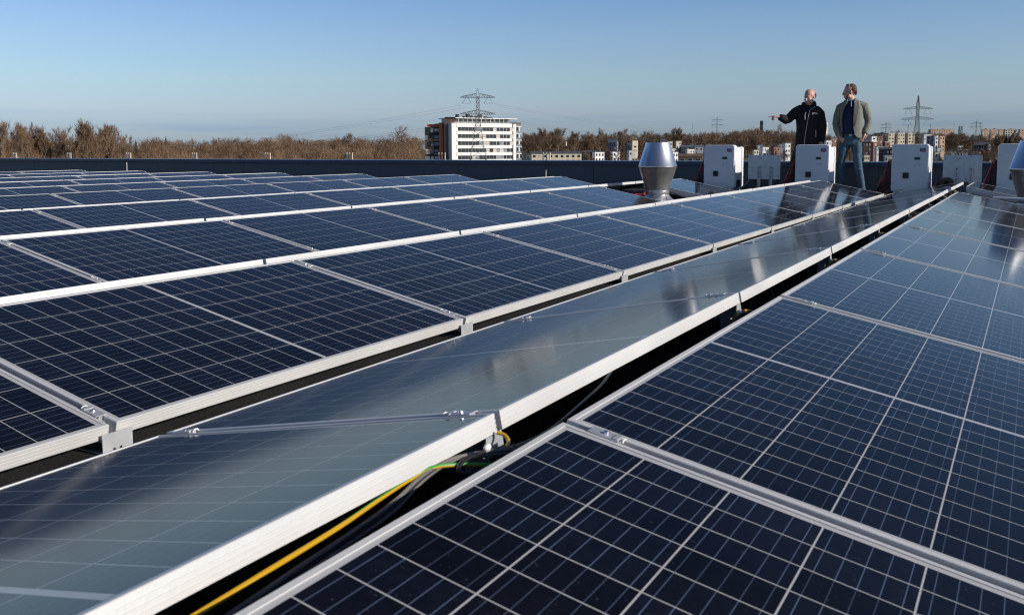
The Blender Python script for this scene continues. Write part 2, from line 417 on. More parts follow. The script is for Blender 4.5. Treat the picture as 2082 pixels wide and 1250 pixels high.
def rail(s, k, label):
    t, sg, vr = strip(s); p = spoint(s, 0, k)
    o = empty('clamp_rail', (p.x, p.y, p.z-ZR), 0 if sg > 0 else math.pi, label, 'rail', 'clamp rails between the panels')
    link('channel', ME_CHAN, o); link('ridge_post', ME_POST, o); link('foot', ME_FOOT, o)
    for x in (.085, W-.085):
        c = link('clamp', ME_CLAMP, o, mw=Rt @ Matrix.Translation((x, 0, 0)) @ Matrix.Rotation(0 if x < .5 else math.pi, 4, 'Z'))
        link('bolt', ME_BOLT, c); link('spring_loop', ME_LOOP, c)
for s, k0 in START.items():
    if s[0] == 'M' and s != 'M1': rk = []
    else: rk = range(8, k0-1, -1)
    for i, k in enumerate(rk):
        if s in ('R', 'L2') and k == 8: k_ = 7.985
        elif k == 8: k_ = 7.994
        else: k_ = k
        rail(s, k_, 'clamp rail %s, %s joint from parapet' % (ROWS[s] if s != 'M1' else 'of the grey sheen row left of cable gap', ORD[i+1]))

# brackets across the open valley
mb = MB(); mb.box((.006, 0, .030), (.003, .092, .056)); mb.box((-.05, 0, .006), (.11, .092, .003)); mb.box((.006, .02, .001), (.003, .05, .004)); ME_VB = mb.mesh('plate', M_GALV)
mb = MB(); mb.box((.0085, -.012, .013), (.002, .006, .006)); mb.box((.0085, .008, .013), (.002, .006, .006)); ME_VS = mb.mesh('slot', M_INK)
for i, k in enumerate(range(8, -2, -1)):
    p = spoint('L1', W, k)
    o = empty('valley_bracket', (p.x, p.y+.004, p.z-.080), 0, 'bent steel bracket bridging the open valley, %s from parapet' % ORD[i+1], 'bracket', 'brackets along the valley')
    link('plate', ME_VB, o); link('slot', ME_VS, o)
    MB().box((-.05, 0, -(p.z-.080)/2+.002), (.06, .05, max(.01, p.z-.084))).build('foot', M_BLACKPL, o)

# ---- cables in the ridge gap
def smooth_path(pts, n=8):
    out = []; P = [Vector(p) for p in pts]
    for i in range(len(P)-1):
        a, b, c, d = P[max(i-1, 0)], P[i], P[i+1], P[min(i+2, len(P)-1)]
        for j in range(n):
            t = j/n
            out.append(.5*((2*b)+(c-a)*t+(2*a-5*b+4*c-d)*t*t+(3*b-a-3*c+d)*t**3))
    return out+[P[-1]]
def earth_mat():
    m = bpy.data.materials.new('earth_cable'); m.use_nodes = True; t = m.node_tree; b = t.nodes['Principled BSDF']
    b.inputs['Roughness'].default_value = .35
    uv = t.nodes.new('ShaderNodeUVMap'); s = t.nodes.new('ShaderNodeSeparateXYZ'); t.links.new(uv.outputs[0], s.inputs[0])
    a = t.nodes.new('ShaderNodeMath'); a.operation = 'MULTIPLY_ADD'; a.inputs[1].default_value = -.75; t.links.new(s.outputs[0], a.inputs[0]); t.links.new(s.outputs[1], a.inputs[2])
    f = t.nodes.new('ShaderNodeMath'); f.operation = 'FRACT'; t.links.new(a.outputs[0], f.inputs[0])
    r = t.nodes.new('ShaderNodeValToRGB'); r.color_ramp.interpolation = 'CONSTANT'
    r.color_ramp.elements[0].color = (.03, .30, .03, 1); r.color_ramp.elements[1].position = .45; r.color_ramp.elements[1].color = (.58, .33, .012, 1)
    t.links.new(f.outputs[0], r.inputs[0]); t.links.new(r.outputs[0], b.inputs['Base Color'])
    return m
M_EARTH = earth_mat()
def cable(name, pts, r, m, label, parent=None, sm=8, n=8, cat='cable', group=None):
    path = smooth_path(pts, sm); mb = MB(); mb.tube(path, r, n)
    me = mb.mesh(name, m, True)
    if m is M_EARTH:
        ul = me.uv_layers.new(name='UVMap'); L = [0]
        for i in range(1, len(path)): L.append(L[-1]+(path[i]-path[i-1]).length)
        for poly in me.polygons:
            vi = [me.loops[li].vertex_index for li in poly.loop_indices]
            ks = [v % n for v in vi]; wrap = 0 in ks and n-1 in ks
            for li, v in zip(poly.loop_indices, vi):
                kk = v % n
                if wrap and kk == 0: kk = n
                ul.data[li].uv = (L[min(v//n, len(L)-1)], kk/n)
    o = link(name, me, parent)
    if parent is None: tag(o, label, cat, group)
    return o
gx = lambda px, py, X: at_x(px, py, X)
cable('earth_cable', [gx(230, 1350, -.03), gx(390, 1254, -.03), gx(560, 1150, -.035), gx(690, 1070, -.045), gx(770, 1015, -.055), gx(830, 976, -.06), gx(880, 950, -.055), gx(935, 944, -.035), gx(990, 945, -.01), gx(1040, 950, .02), gx(1070, 955, .05)+Vector((0, 0, -.03))],
      0.0040, M_EARTH, 'green and yellow earth cable running along the near ridge gap')
for i, (dy, rr) in enumerate(((12, .0038), (21, .0034), (30, .0040))):
    cable('string_cable', [gx(430, 1262+dy, -.02), gx(600, 1146+dy, -.03), gx(720, 1066+dy, -.04), gx(800, 1008+dy, -.05), gx(860, 958+dy*.6, -.055), gx(920, 930+dy*.2, -.05), gx(985, 915+dy*.3, -.03), gx(1040, 907+dy*.4, .0), gx(1110, 898+dy*.4, .04)],
          rr, M_GREYCAB if i != 1 else M_BLKCAB, ['grey string cable beside the earth cable in near gap', 'black string cable between two grey ones in near gap', 'lower grey string cable under the earth cable in near gap'][i], group='string cables in the gap')
cable('cable_loop', [gx(1010, 912, -.03), gx(965, 925, -.03), gx(935, 944, -.03), gx(940, 962, -.02), gx(985, 957, .0), gx(1050, 925, .03)], .0042, M_BLKCAB, 'black cable loop hanging round the earth cable')
cable('earth_loop', [gx(1010, 879, -.05), gx(1026, 884, -.035), gx(1034, 897, -.02), gx(1030, 908, -.01)], .0038, M_EARTH, 'short yellow earth loop beside the nearest ridge joint', sm=6)
cable('string_cable', [gx(1243, 756, -.06), gx(1228, 776, -.04), gx(1212, 793, -.03), gx(1180, 822, -.01), gx(1120, 872, .02), gx(1050, 908, .03)], .0030, M_BLKCAB, 'thin black cable rising from the dark gap to frame edge')
MB().ell((0, 0, 0), (.006, .010, .007)).build('cable_clip', M_TXT, loc=gx(991, 909, -.005)); tag(bpy.data.objects['cable_clip'], 'white plastic cable clip at the nearest ridge joint', 'clip')
# hangers and small loops at the farther ridge joints
for i, k in enumerate(range(0, 8)):
    p = spoint('M1', 0, k); q = Vector((p.x, p.y-.03, p.z-.045))
    o = empty('cable_hanger', (q.x+.01, q.y, q.z), 0, 'pale cable hanger under the ridge frame, %s from near end' % ORD[i+1], 'hanger', 'cable hangers in the ridge gap')
    MB().box((-.006, 0, -.014), (.004, .040, .040)).build('plate', M_GALV, o)
    MB().ell((.004, .0, -.026), (.006, .012, .010)).build('clip', M_GALV, o)
    a = o.location
    cable('string_cable', [q+Vector((.0, -.30, -.055)), q+Vector((.012, -.12, -.045)), q+Vector((.018, 0, -.026)), q+Vector((.03, .14, -.04)), q+Vector((.05, .34, -.075))], .0045, M_BLKCAB,
          'black cable clipped under the ridge at joint %s from near end' % ORD[i+1], group='string cables in the gap')
    if k:
        cable('earth_loop', [q+Vector((.0, -.09, -.05)), q+Vector((.010, -.03, -.026)), q+Vector((.018, .03, -.020)), q+Vector((.03, .10, -.032)), q+Vector((.04, .15, -.07))], .0032, M_EARTH,
              'green yellow earth loop under the ridge at joint %s from near end' % ORD[i+1], group='earth loops in the gap', sm=6)
        cable('hanging_cable', [q+Vector((-.03, .62, -.03)), q+Vector((.0, .56, -.07)), q+Vector((.02, .5, -.15)), q+Vector((.03, .42, -.2))], .003, M_GREYCAB,
              'thin grey cable hanging into the gap beyond joint %s from near end' % ORD[i+1], group='cables hanging into the gap', sm=6)
for i in range(7):
    b = MB().box((0, 0, .05), (.20, .30, .10)).build('ballast_block', M_CONC, loc=(.0, 2.35+1.714*i, .002))
    tag(b, 'dark concrete ballast block in the ridge gap, %s from near end' % ORD[i+1], 'block', 'ballast blocks in the gap')

# ================================================================== VENT COWLS
def vent(X, Y, label):
    o = empty('vent_cowl', (X, Y, 0), 0, label, 'vent', 'steel vent cowls')
    MB().lathe([(.30, .0), (.27, .02), (.19, .085), (.172, .115), (.168, .125)], 48).build('base_flashing', M_STEELD, o, True)
    MB().lathe([(.166, .10), (.170, .112), (.170, .165), (.177, .168), (.177, .176), (.168, .178)], 48).build('collar', M_STEELD, o, True)
    MB().lathe([(.163, .16), (.166, .18), (.276, .525), (.279, .528), (.279, .533)], 64).build('lower_cone', M_STEELD, o, True)
    MB().lathe([(.281, .527), (.281, .534), (.276, .538), (.176, .862), (.172, .872), (.166, .874), (.160, .86), (.150, .62)], 64).build('upper_cone', M_STEEL, o, True)
    a = R(248)
    MB().tube([(.2775*math.cos(a), .2775*math.sin(a), .54), (.1775*math.cos(a), .1775*math.sin(a), .862)], .0035, 5).build('seam', M_STEEL, o)
    MB().lathe([(.0, .60), (.155, .60)], 32).build('throat', M_BLACKPL, o)
    return o
vent(-3.95, 12.72, 'shiny double cone steel vent cowl standing in gap of second row')
vent(.84, 12.72, 'steel vent cowl cut off by the right picture edge')

# ================================================================== INVERTERS
def rrect(w_, z0, z1, r, n=6):
    pts = []
    for cx, cz, a0 in ((w_/2-r, z0+r, -90), (w_/2-r, z1-r, 0), (-w_/2+r, z1-r, 90), (-w_/2+r, z0+r, 180)):
        for i in range(n+1):
            a = R(a0+90*i/n); pts.append((cx+r*math.cos(a), cz+r*math.sin(a)))
    return pts
def rslab(w_, z0, z1, r, y0, y1, e=.006):
    mb = MB(); R_ = []
    for ins, y in ((e+.006, y0), (e, y0), (e*.3, y0+e*.3), (0, y0+e), (0, y0+e+.004), (0, y1-e-.004), (0, y1-e), (e, y1), (e+.006, y1)):
        R_.append([(x, y, z) for x, z in rrect(w_-2*ins, z0+ins, z1-ins, max(r-ins, .002))])
    return mb.rings(R_)
TMP = bpy.data.scenes.new('workbench')
def evaluated(ob):
    TMP.collection.objects.link(ob); vl = TMP.view_layers[0]; vl.update(); dg = vl.depsgraph; dg.update()
    me = bpy.data.meshes.new_from_object(ob.evaluated_get(dg)); bpy.data.objects.remove(ob); return me
def text_mesh(txt, size, m):
    cu = bpy.data.curves.new('txt', 'FONT'); cu.body = txt; cu.size = size; cu.extrude = .0004; cu.align_x = 'CENTER'; cu.align_y = 'CENTER'
    me = evaluated(bpy.data.objects.new('txt', cu)); me.materials.clear(); me.materials.append(m); return me
ME_SMA = text_mesh('SMA', .034, M_TXT)
ROTXZ = Matrix.Rotation(R(90), 4, 'X')          # text in XY -> facing -Y
def inverter(label):
    o = empty('inverter', (0, 0, 0), 0, label, 'inverter', 'white inverters along the parapet')
    rslab(.535, 0, .742, .045, 0, .155, .014).build('front_cover', M_WHITE, o, True)
    MB().box((0, .315, .42), (.505, .318, .56)).build('body', M_WHITE, o)
    MB().box((0, .30, .075), (.50, .288, .13)).build('connection_box', M_BLACKPL, o)
    rslab(.535, .0, .715, .04, .472, .575, .008).build('rear_cover', M_WHITE, o, True)
    d = MB().box((.10, -.0015, .52), (.082, .004, .040)).build('display', M_INK, o)
    for i in range(3): MB().box((.10+(i-1)*.024, -.0042, .52), (.011, .0014, .012)).build('icon', M_GREYCAB, d)
    st = MB()
    for x, z, a in ((.072, .410, .012), (.088, .428, .009), (.104, .430, .010), (.128, .446, .011), (.140, .430, .012), (.130, .412, .010)): st.box((x, -.001, z), (a, .002, a*.7))
    st.build('status_symbols', M_INK, o)
    k = MB().box((-.055, -.006, .255), (.086, .012, .092)).build('switch_plate', M_INK, o)
    MB().tube([(-.055+.026*math.cos(a), -.014, .255+.026*math.sin(a)) for a in [2*math.pi*i/16 for i in range(17)]], .005, 6, caps=False).build('dial_ring', M_BLACKPL, k)
    MB().box((-.055, -.018, .255), (.012, .012, .052)).build('dial_grip', M_BLACKPL, k)
    lg = MB(); Y0, Y1 = -.0020, .0010
    lg.rings([[(.135, y, .678), (.215, y, .678), (.215, y, .648), (.165, y, .640), (.135, y, .630)] for y in (Y0, Y1)]); b = lg.build('logo_field', M_BLUE, o)
    lg = MB(); lg.rings([[(.137, y, .622), (.215, y, .622), (.215, y, .645), (.168, y, .636)] for y in (Y0, Y1)]); lg.build('logo_wedge', M_RED, o)
    link('logo_letters', ME_SMA, b, mw=Matrix.Translation((.170, -.0030, .661)) @ Matrix.Scale(.75, 4) @ ROTXZ)
    pr = MB()
    for i in range(7): pr.box((-.20+.016*i, -.0006, .028), (.011, .0012, .008))
    pr.build('type_print', M_GREYCAB, o)
    for x, z in ((-.24, .58), (-.24, .38), (-.24, .13), (.245, .58), (.245, .38), (.245, .13), (-.10, .725), (.06, .725)):
        MB().lathe([(.0001, .004), (.005, .004), (.005, -.004)], 8).build('screw', M_GREYCAB, o, mw=Matrix.Translation((x, 0, z)) @ ROTXZ)
    for x in (-.2, .2):
        MB().box((x, .28, -.05), (.05, .54, .098)).build('foot_rail', M_GALV, o)
    for z in (.18, .34, .50): MB().lathe([(.0001, .004), (.007, .004), (.007, -.004)], 8).build('side_screw', M_GREYCAB, o, mw=Matrix.Translation((.2675, .525, z)) @ Matrix.Rotation(R(90), 4, 'Y'))
    return o
INVX = [-3.885, -2.335, -.855, .615]
IL = ['white inverter nearest the steel vent, left end of the row', 'white inverter in front of the man in black', 'white inverter just right of the man in jeans', 'white inverter half hidden by the vent cowl at right edge']
for i, X in enumerate(INVX):
    o = inverter(IL[i]); o.location = (X, 15.5, .10)
def bundle(i, X, label):
    o = empty('cable_bundle', (X-.50, 15.58, 0), 0, label, 'cables', 'red and black cable bundles')
    foot = Vector((.0, -.02, .04)); ex = .205; rnd = random.Random(i)
    N = 24
    for j in range(N):
        z = .10+.46*(j/(N-1)); y = .0+.10*rnd.random()
        red = (j % 3 == 0) or j > N-5
        e = Vector((ex+rnd.uniform(-.006, .006), y+.05, z+.02))
        p = [foot+Vector((rnd.uniform(-.015, .02), rnd.uniform(-.03, .03), -.03)), foot+Vector((.012+rnd.uniform(-.01, .015), rnd.uniform(-.03, .03), .06+.02*j/N)), foot.lerp(e, .55)+Vector((-.02+rnd.uniform(-.012, .012), rnd.uniform(-.02, .02), rnd.uniform(-.02, .03))), e+Vector((-.035, -.01, .012)), e]
        cable('cable', p, .0062, M_REDCAB if red else M_BLKCAB, None, o, sm=5, n=6)
    MB().box((ex+.010, .10, .32), (.036, .10, .56)).build('connector_strip', M_BLACKPL, o)
    MB().ell((.0, -.02, .07), (.024, .024, .035)).build('red_tie', M_REDCAB, o)
BL = ['red and black cables fanning into the inverter nearest the vent', 'red and black cables beside the inverter before man in black', 'red and black cables fanning into inverter right of jeans man', 'red and black cables beside the right edge inverter']
for i, X in enumerate(INVX): bundle(i, X, BL[i])
# galvanised plates on posts
def plate(X0, label):
    o = empty('mounting_plate', (X0, 15.55, 0), 0, label, 'plate', 'galvanised plates on posts')
    MB().box((0, 0, .47), (.535, .006, .405)).build('plate', M_GALV, o)
    MB().box((.262, .012, .47), (.006, .018, .40)).build('side_flange', M_GALV, o)
    MB().box((-.262, .012, .47), (.006, .018, .40)).build('side_flange', M_GALV, o)
    MB().box((.02, .024, .47), (.40, .03, .33)).build('back_box', M_BLACKPL, o)
    for x in (-.10, .10):
        p = MB(); p.box((x, -.022, .255), (.004, .036, .46)); p.box((x+.044, -.022, .255), (.004, .036, .46)); p.box((x+.022, -.006, .255), (.042, .004, .46))
        p = p.build('post', M_GALV, o)
        for z in (.30, .38, .46): MB().box((x+.022, -.0095, z), (.012, .003, .022)).build('slot', M_INK, p)
        MB().box((x+.022, -.01, .012), (.12, .12, .022)).build('foot_plate', M_GALV, o)
    for x in (-.235, -.045, .045, .235):
        for z in (.315, .62): MB().lathe([(.0001, .006), (.007, .006), (.007, 0)], 6).build('bolt', M_INK, o, mw=Matrix.Translation((x, -.003, z)) @ ROTXZ)
    for x in (-.17, .2): MB().tube([(x, .08, .30), (x+.005, .07, .12), (x-.02, .06, .02)], .014, 8).build('cable_tail', M_BLKCAB, o)
plate(-3.125, 'galvanised steel plate on two posts between the two left inverters')
plate(-.122, 'galvanised steel plate on two posts right of the hose')
# hose arch and pale conduits
hp = smooth_path([(-.50, 15.30, .02), (-.44, 15.32, .19), (-.36, 15.36, .28), (-.27, 15.42, .25), (-.22, 15.5, .10), (-.2, 15.56, .02)], 14)
mb = MB(); mb.tube(hp, [.062 if i % 2 else .052 for i in range(len(hp))], 12); tag(mb.build('corrugated_hose', M_BLKCAB, None, True), 'black corrugated hose arching up beside the third inverter', 'hose')
cable('conduit', [(-3.60, 15.45, .02), (-3.52, 15.5, .10), (-3.40, 15.55, .20), (-3.36, 15.6, .30)], .011, M_GREYCAB, 'grey conduit slanting up to the left galvanised plate', cat='conduit')
cable('conduit', [(-3.54, 15.42, .02), (-3.44, 15.5, .12), (-3.33, 15.58, .28)], .013, M_BLKCAB, 'black conduit slanting up to the left galvanised plate', cat='conduit')
cable('ground_cable', [(-4.2, 13.3, .08), (-4.35, 12.95, .10), (-4.43, 12.6, .12), (-4.45, 12.2, .10)], .012, M_REDCAB, 'red cable lying in the gap beside the steel vent')
cable('ground_cable', [(-4.1, 13.36, .10), (-4.22, 12.9, .13), (-4.4, 12.5, .14), (-4.5, 12.0, .10)], .010, M_REDCAB, 'second red cable in the gap beside the steel vent')
for j in range(4):
    cable('string_cable', [(-3.6-.22*j, 12.2, .05), (-3.8-.2*j, 12.7+.1*j, .16), (-3.7-.24*j, 13.2, .06)], .006, M_BLKCAB, 'black loose cable on the roof around the steel vent, %s from valley' % ORD[j+1], group='loose cables round the vent')
cable('pipe', [(.42, 12.35, .19), (.8, 12.3, .185), (1.0, 12.3, .185)], .016, M_TXT, 'pale pipe lying across the gap below the right vent', cat='pipe')

# ================================================================== PEOPLE
def cloth(name, col, var=.18, bump=.5, bs=35, rough=.85):
    return mat(name, col, rough, 0, var, 18, bump, bs)
M_SKIN = mat('skin', (.60, .33, .25), .5, 0, .12, 14)
M_SKIN2 = mat('skin_tan', (.58, .34, .25), .5, 0, .12, 14)
M_HAIRG = cloth('grey_hair', (.065, .055, .05)); M_HAIRB = cloth('brown_hair', (.10, .06, .035))
M_BLACKJ = cloth('black_softshell', (.008, .008, .009), .3, .5, 22); M_DARKTR = cloth('dark_trousers', (.010, .012, .018))
M_BLAZER = cloth('olive_blazer', (.20, .20, .165), .14, .5, 30); M_NAVY = cloth('navy_shirt', (.008, .017, .055), .2, .4, 25)
M_JEANS = cloth('blue_jeans', (.048, .100, .150), .4, .7, 16); M_BELT = mat('brown_belt', (.09, .025, .012), .4)
M_SHOE = mat('dark_shoes', (.03, .02, .017), .4); M_ZIP = mat('silver_zip', (.45, .46, .48), .4, .4); M_SHIRTW = cloth('pale_collar', (.45, .50, .60))
def fuse(mb, name, m, parent, vox, smooth=4, wr=0, wscale=9.0, seed=0):
    """union of closed shapes -> one continuous skin"""
    me = mb.mesh(name+'_src', m); t = bpy.data.objects.new('tmp', me)
    r = t.modifiers.new('r', 'REMESH'); r.mode = 'VOXEL'; r.voxel_size = vox
    sm = t.modifiers.new('s', 'SMOOTH'); sm.factor = .5; sm.iterations = smooth
    out = evaluated(t); bpy.data.meshes.remove(me); out.name = name
    if wr:
        for v in out.vertices:
            p = Vector((v.co.x*wscale+seed, v.co.y*wscale, v.co.z*wscale*1.7))
            f = 1-2*abs(noise.noise(p)); v.co += v.normal*(wr*(.7*noise.noise(p*.6)+.6*f*f-.3))
    out.materials.clear(); out.materials.append(m)
    out.polygons.foreach_set('use_smooth', [True]*len(out.polygons)); out.update()
    return link(name, out, parent)
def head(mb, c, yaw, tilt=0, s=1.0):
    """cranium, jaw, brow, nose, lips, ears, neck; local -y is the face direction; returns transform"""
    M = Matrix.Rotation(yaw, 3, 'Z') @ Matrix.Rotation(tilt, 3, 'X')
    T = lambda x, y, z: Vector(c) + M @ (Vector((x, y, z))*s)
    E_ = lambda p, r, n=14: mb.ell(T(*p), tuple(x*s for x in r), M, n, 10)
    E_((0, .012, .035), (.076, .096, .088)); E_((0, -.022, -.035), (.062, .070, .085)); E_((0, -.048, -.088), (.036, .032, .028))
    E_((0, -.078, .018), (.052, .020, .016)); E_((0, -.100, -.022), (.012, .020, .026)); E_((0, -.106, -.038), (.016, .014, .010))
    E_((0, -.086, -.064), (.024, .014, .007)); E_((0, -.084, -.076), (.022, .014, .007))
    for sx in (-1, 1):
        E_((sx*.040, -.064, -.030), (.022, .022, .020)); E_((sx*.077, .010, -.012), (.008, .020, .032)); E_((sx*.048, -.02, -.075), (.02, .035, .02))
    return T, M
def eyes(T, M, parent, mi, mh):
    for sx in (-1, 1):
        MB().ell(T(sx*.031, -.080, .003), (.008, .005, .004), M, 8, 6).build('eye', mi, parent)
        MB().tube([T(sx*.014, -.092, .020), T(sx*.030, -.088, .024), T(sx*.044, -.078, .020)], .0028, 5).build('eyebrow', mh, parent)
def hand(mb, wr, d, n, pose, s=1.0, thumb_side=1):
    """palm + five fingers; d = finger direction, n = back-of-hand normal"""
    d = Vector(d).normalized(); n = Vector(n); n = (n-d*n.dot(d)).normalized(); a = d.cross(n)*thumb_side
    P = lambda f, l, u: Vector(wr)+(d*f+a*l+n*u)*s
    mb.tube([P(-.02, 0, 0), P(.02, 0, 0), P(.06, .002, 0), P(.088, 0, 0)], [(.024*s, .018*s), (.032*s, .016*s), (.041*s, .015*s), (.036*s, .012*s)], 10)
    for i, (l, ln) in enumerate(((.030, .075), (.010, .082), (-.011, .077), (-.030, .060))):
        c = pose[i]; p = P(.080, l, 0); ang = 0; pts = [P(.06, l*.8, 0), p]
        for q, fr_ in enumerate((.45, .32, .23)):
            ang += c*(1.0, 1.15, .8)[q]
            p = p+(d*math.cos(ang)-n*math.sin(ang)+a*(l*.8))*(ln*fr_*s); pts.append(p)
        mb.tube(pts, [.0095*s, .0095*s, .0088*s, .008*s, .0065*s], 7)
    mb.tube([P(.012, .026, -.004), P(.040, .050, -.010), P(.062, .058, -.022), P(.082, .050, -.034)], [.013*s, .012*s, .0105*s, .008*s], 7)

# --- man in black, pointing
def man_black():
    p = at_y(1643, 390, 16.35)
    o = empty('person', (p.x, 16.35, 0), R(11.3), 'balding man in black zip jacket pointing left with outstretched arm', 'person'); o.scale = (1.012,)*3
    b = MB(); T, M = head(b, (-.022, -.03, 1.635), R(-32), R(14), 1.07)
    b.tube([(-.02, -.01, 1.60), (-.03, .005, 1.50), (-.03, .01, 1.42)], [.056, .058, .075], 12)
    b.tube([(-.03, .02, 1.44), (-.035, .01, 1.3), (-.04, .005, 1.1), (-.04, .0, .92), (-.04, 0, .84)], [(.11, .06), (.15, .09), (.15, .10), (.16, .11), (.12, .09)], 14)
    b.tube([(-.16, 0, 1.42), (-.37, -.03, 1.27), (-.49, -.13, 1.305)], [.05, .042, .030], 10)
    b.tube([(.13, 0, 1.41), (.205, .02, 1.17), (.19, -.02, .90)], [.05, .042, .030], 10)
    b.tube([(-.11, 0, .92), (-.25, -.01, .48), (-.35, .02, .09)], [.085, .058, .042], 10)
    b.tube([(.05, 0, .92), (.09, -.02, .48), (.11, .03, .09)], [.085, .058, .042], 10)
    hand(b, (-.505, -.14, 1.305), (-.9, -.35, .05), (0, -.15, 1), (.15, .95, 1.1, 1.15), 1.18, 1)
    hand(b, (.187, -.03, .87), (-.05, -.08, -1), (1, -.2, 0), (.3, .35, .4, .45), 1.0, -1)
    body = fuse(b, 'body', M_SKIN, o, .0075)
    eyes(T, M, o, M_INK, M_HAIRG)
    h = MB()                                                    # horseshoe of short grey hair
    for sx in (-1, 1):
        h.ell(T(sx*.058, .038, .022), (.016, .040, .030), M, 10, 8); h.ell(T(sx*.050, .066, .008), (.03, .036, .050), M, 10, 8)
    h.ell(T(0, .092, .010), (.048, .022, .056), M, 10, 8)
    fuse(h, 'hair', M_HAIRG, o, .006, 3)
    j = MB()
    j.tube([(-.03, .015, 1.50), (-.035, .015, 1.455), (-.045, .01, 1.40), (-.048, .005, 1.30), (-.048, 0, 1.15), (-.045, 0, 1.02), (-.045, 0, .90), (-.045, 0, .80)],
           [(.075, .075), (.175, .105), (.195, .125), (.190, .138), (.178, .135), (.178, .13), (.190, .14), (.195, .145)], 22)
    j.tube([(-.07, .01, 1.43), (-.16, .008, 1.425), (-.24, -.005, 1.385), (-.36, -.03, 1.265), (-.395, -.06, 1.255), (-.44, -.10, 1.278), (-.498, -.138, 1.303)], [.07, .088, .085, .078, .076, .068, .054], 14)
    j.tube([(.02, .01, 1.42), (.10, .01, 1.405), (.155, .01, 1.36), (.20, .02, 1.17), (.205, .01, 1.08), (.195, -.02, .875)], [.07, .085, .080, .070, .064, .050], 14)
    fuse(j, 'jacket', M_BLACKJ, o, .013, 3, .005, 7, 3)
    hd = MB()                                                   # folded hood standing round the neck
    ang = [R(x) for x in range(34, 329, 14)]
    pts = [(-.03+.104*math.sin(a), .012-.092*math.cos(a), 1.505+.018*math.cos(a+math.pi)+.012*math.sin(a)) for a in ang]
    hd.tube(pts, [(.012, .030)]+[(.021, .062)]*(len(pts)-2)+[(.012, .030)], 10)
    hd.ell((-.03, .105, 1.475), (.105, .045, .075), None, 14, 10); hd.ell((.055, .06, 1.50), (.045, .05, .06), None, 12, 9)
    fuse(hd, 'hood', M_BLACKJ, o, .011, 4, .004, 8, 7)
    z = MB()
    def front(x, zz): return (x, -math.sqrt(max(0, 1-((x+.046)/.19)**2))*.136-.006, zz)
    z.tube([front(.075, 1.465), front(.02, 1.435), front(-.015, 1.40), front(-.03, 1.30), front(-.05, 1.16), front(-.072, 1.0), front(-.083, .86), front(-.085, .81)], .0055, 6)
    z.build('zip', M_ZIP, o)
    MB().tube([front(-.075, 1.38), front(-.088, 1.31), front(-.082, 1.245)], .009, 6).build('chest_pocket_zip', M_ZIP, o)
    MB().tube([front(.095, 1.08), front(.10, .96)], .006, 6).build('pocket_zip', M_ZIP, o)
    me = text_mesh('SMA', .060, M_TXT)
    link('chest_lettering', me, o, mw=Matrix.Translation((.075, -.117, 1.352)) @ Matrix.Rotation(R(30), 4, 'Z') @ Matrix.Scale(.9, 4) @ ROTXZ)
    t = MB()
    t.tube([(-.10, 0, .93), (-.13, 0, .82), (-.25, -.01, .47), (-.345, .02, .12), (-.35, .02, .07)], [(.105, .12), (.10, .105), .078, .066, .070], 14)
    t.tube([(.02, 0, .93), (.05, 0, .82), (.085, -.02, .47), (.11, .03, .12), (.11, .03, .07)], [(.105, .12), (.10, .105), .078, .066, .070], 14)
    fuse(t, 'trousers', M_DARKTR, o, .014, 3, .005, 8, 1)
    for x, y, r in ((-.355, .02, -15), (.115, .03, 12)):
        s_ = MB(); M2 = Matrix.Translation((x, y, 0)) @ Matrix.Rotation(R(r), 4, 'Z')
        s_.tube([M2 @ Vector(q) for q in ((0, .07, .045), (0, .0, .05), (0, -.10, .038), (0, -.18, .030))], [(.036, .042), (.042, .048), (.047, .036), (.030, .026)], 12)
        fuse(s_, 'shoe', M_SHOE, o, .011, 2)
man_black()

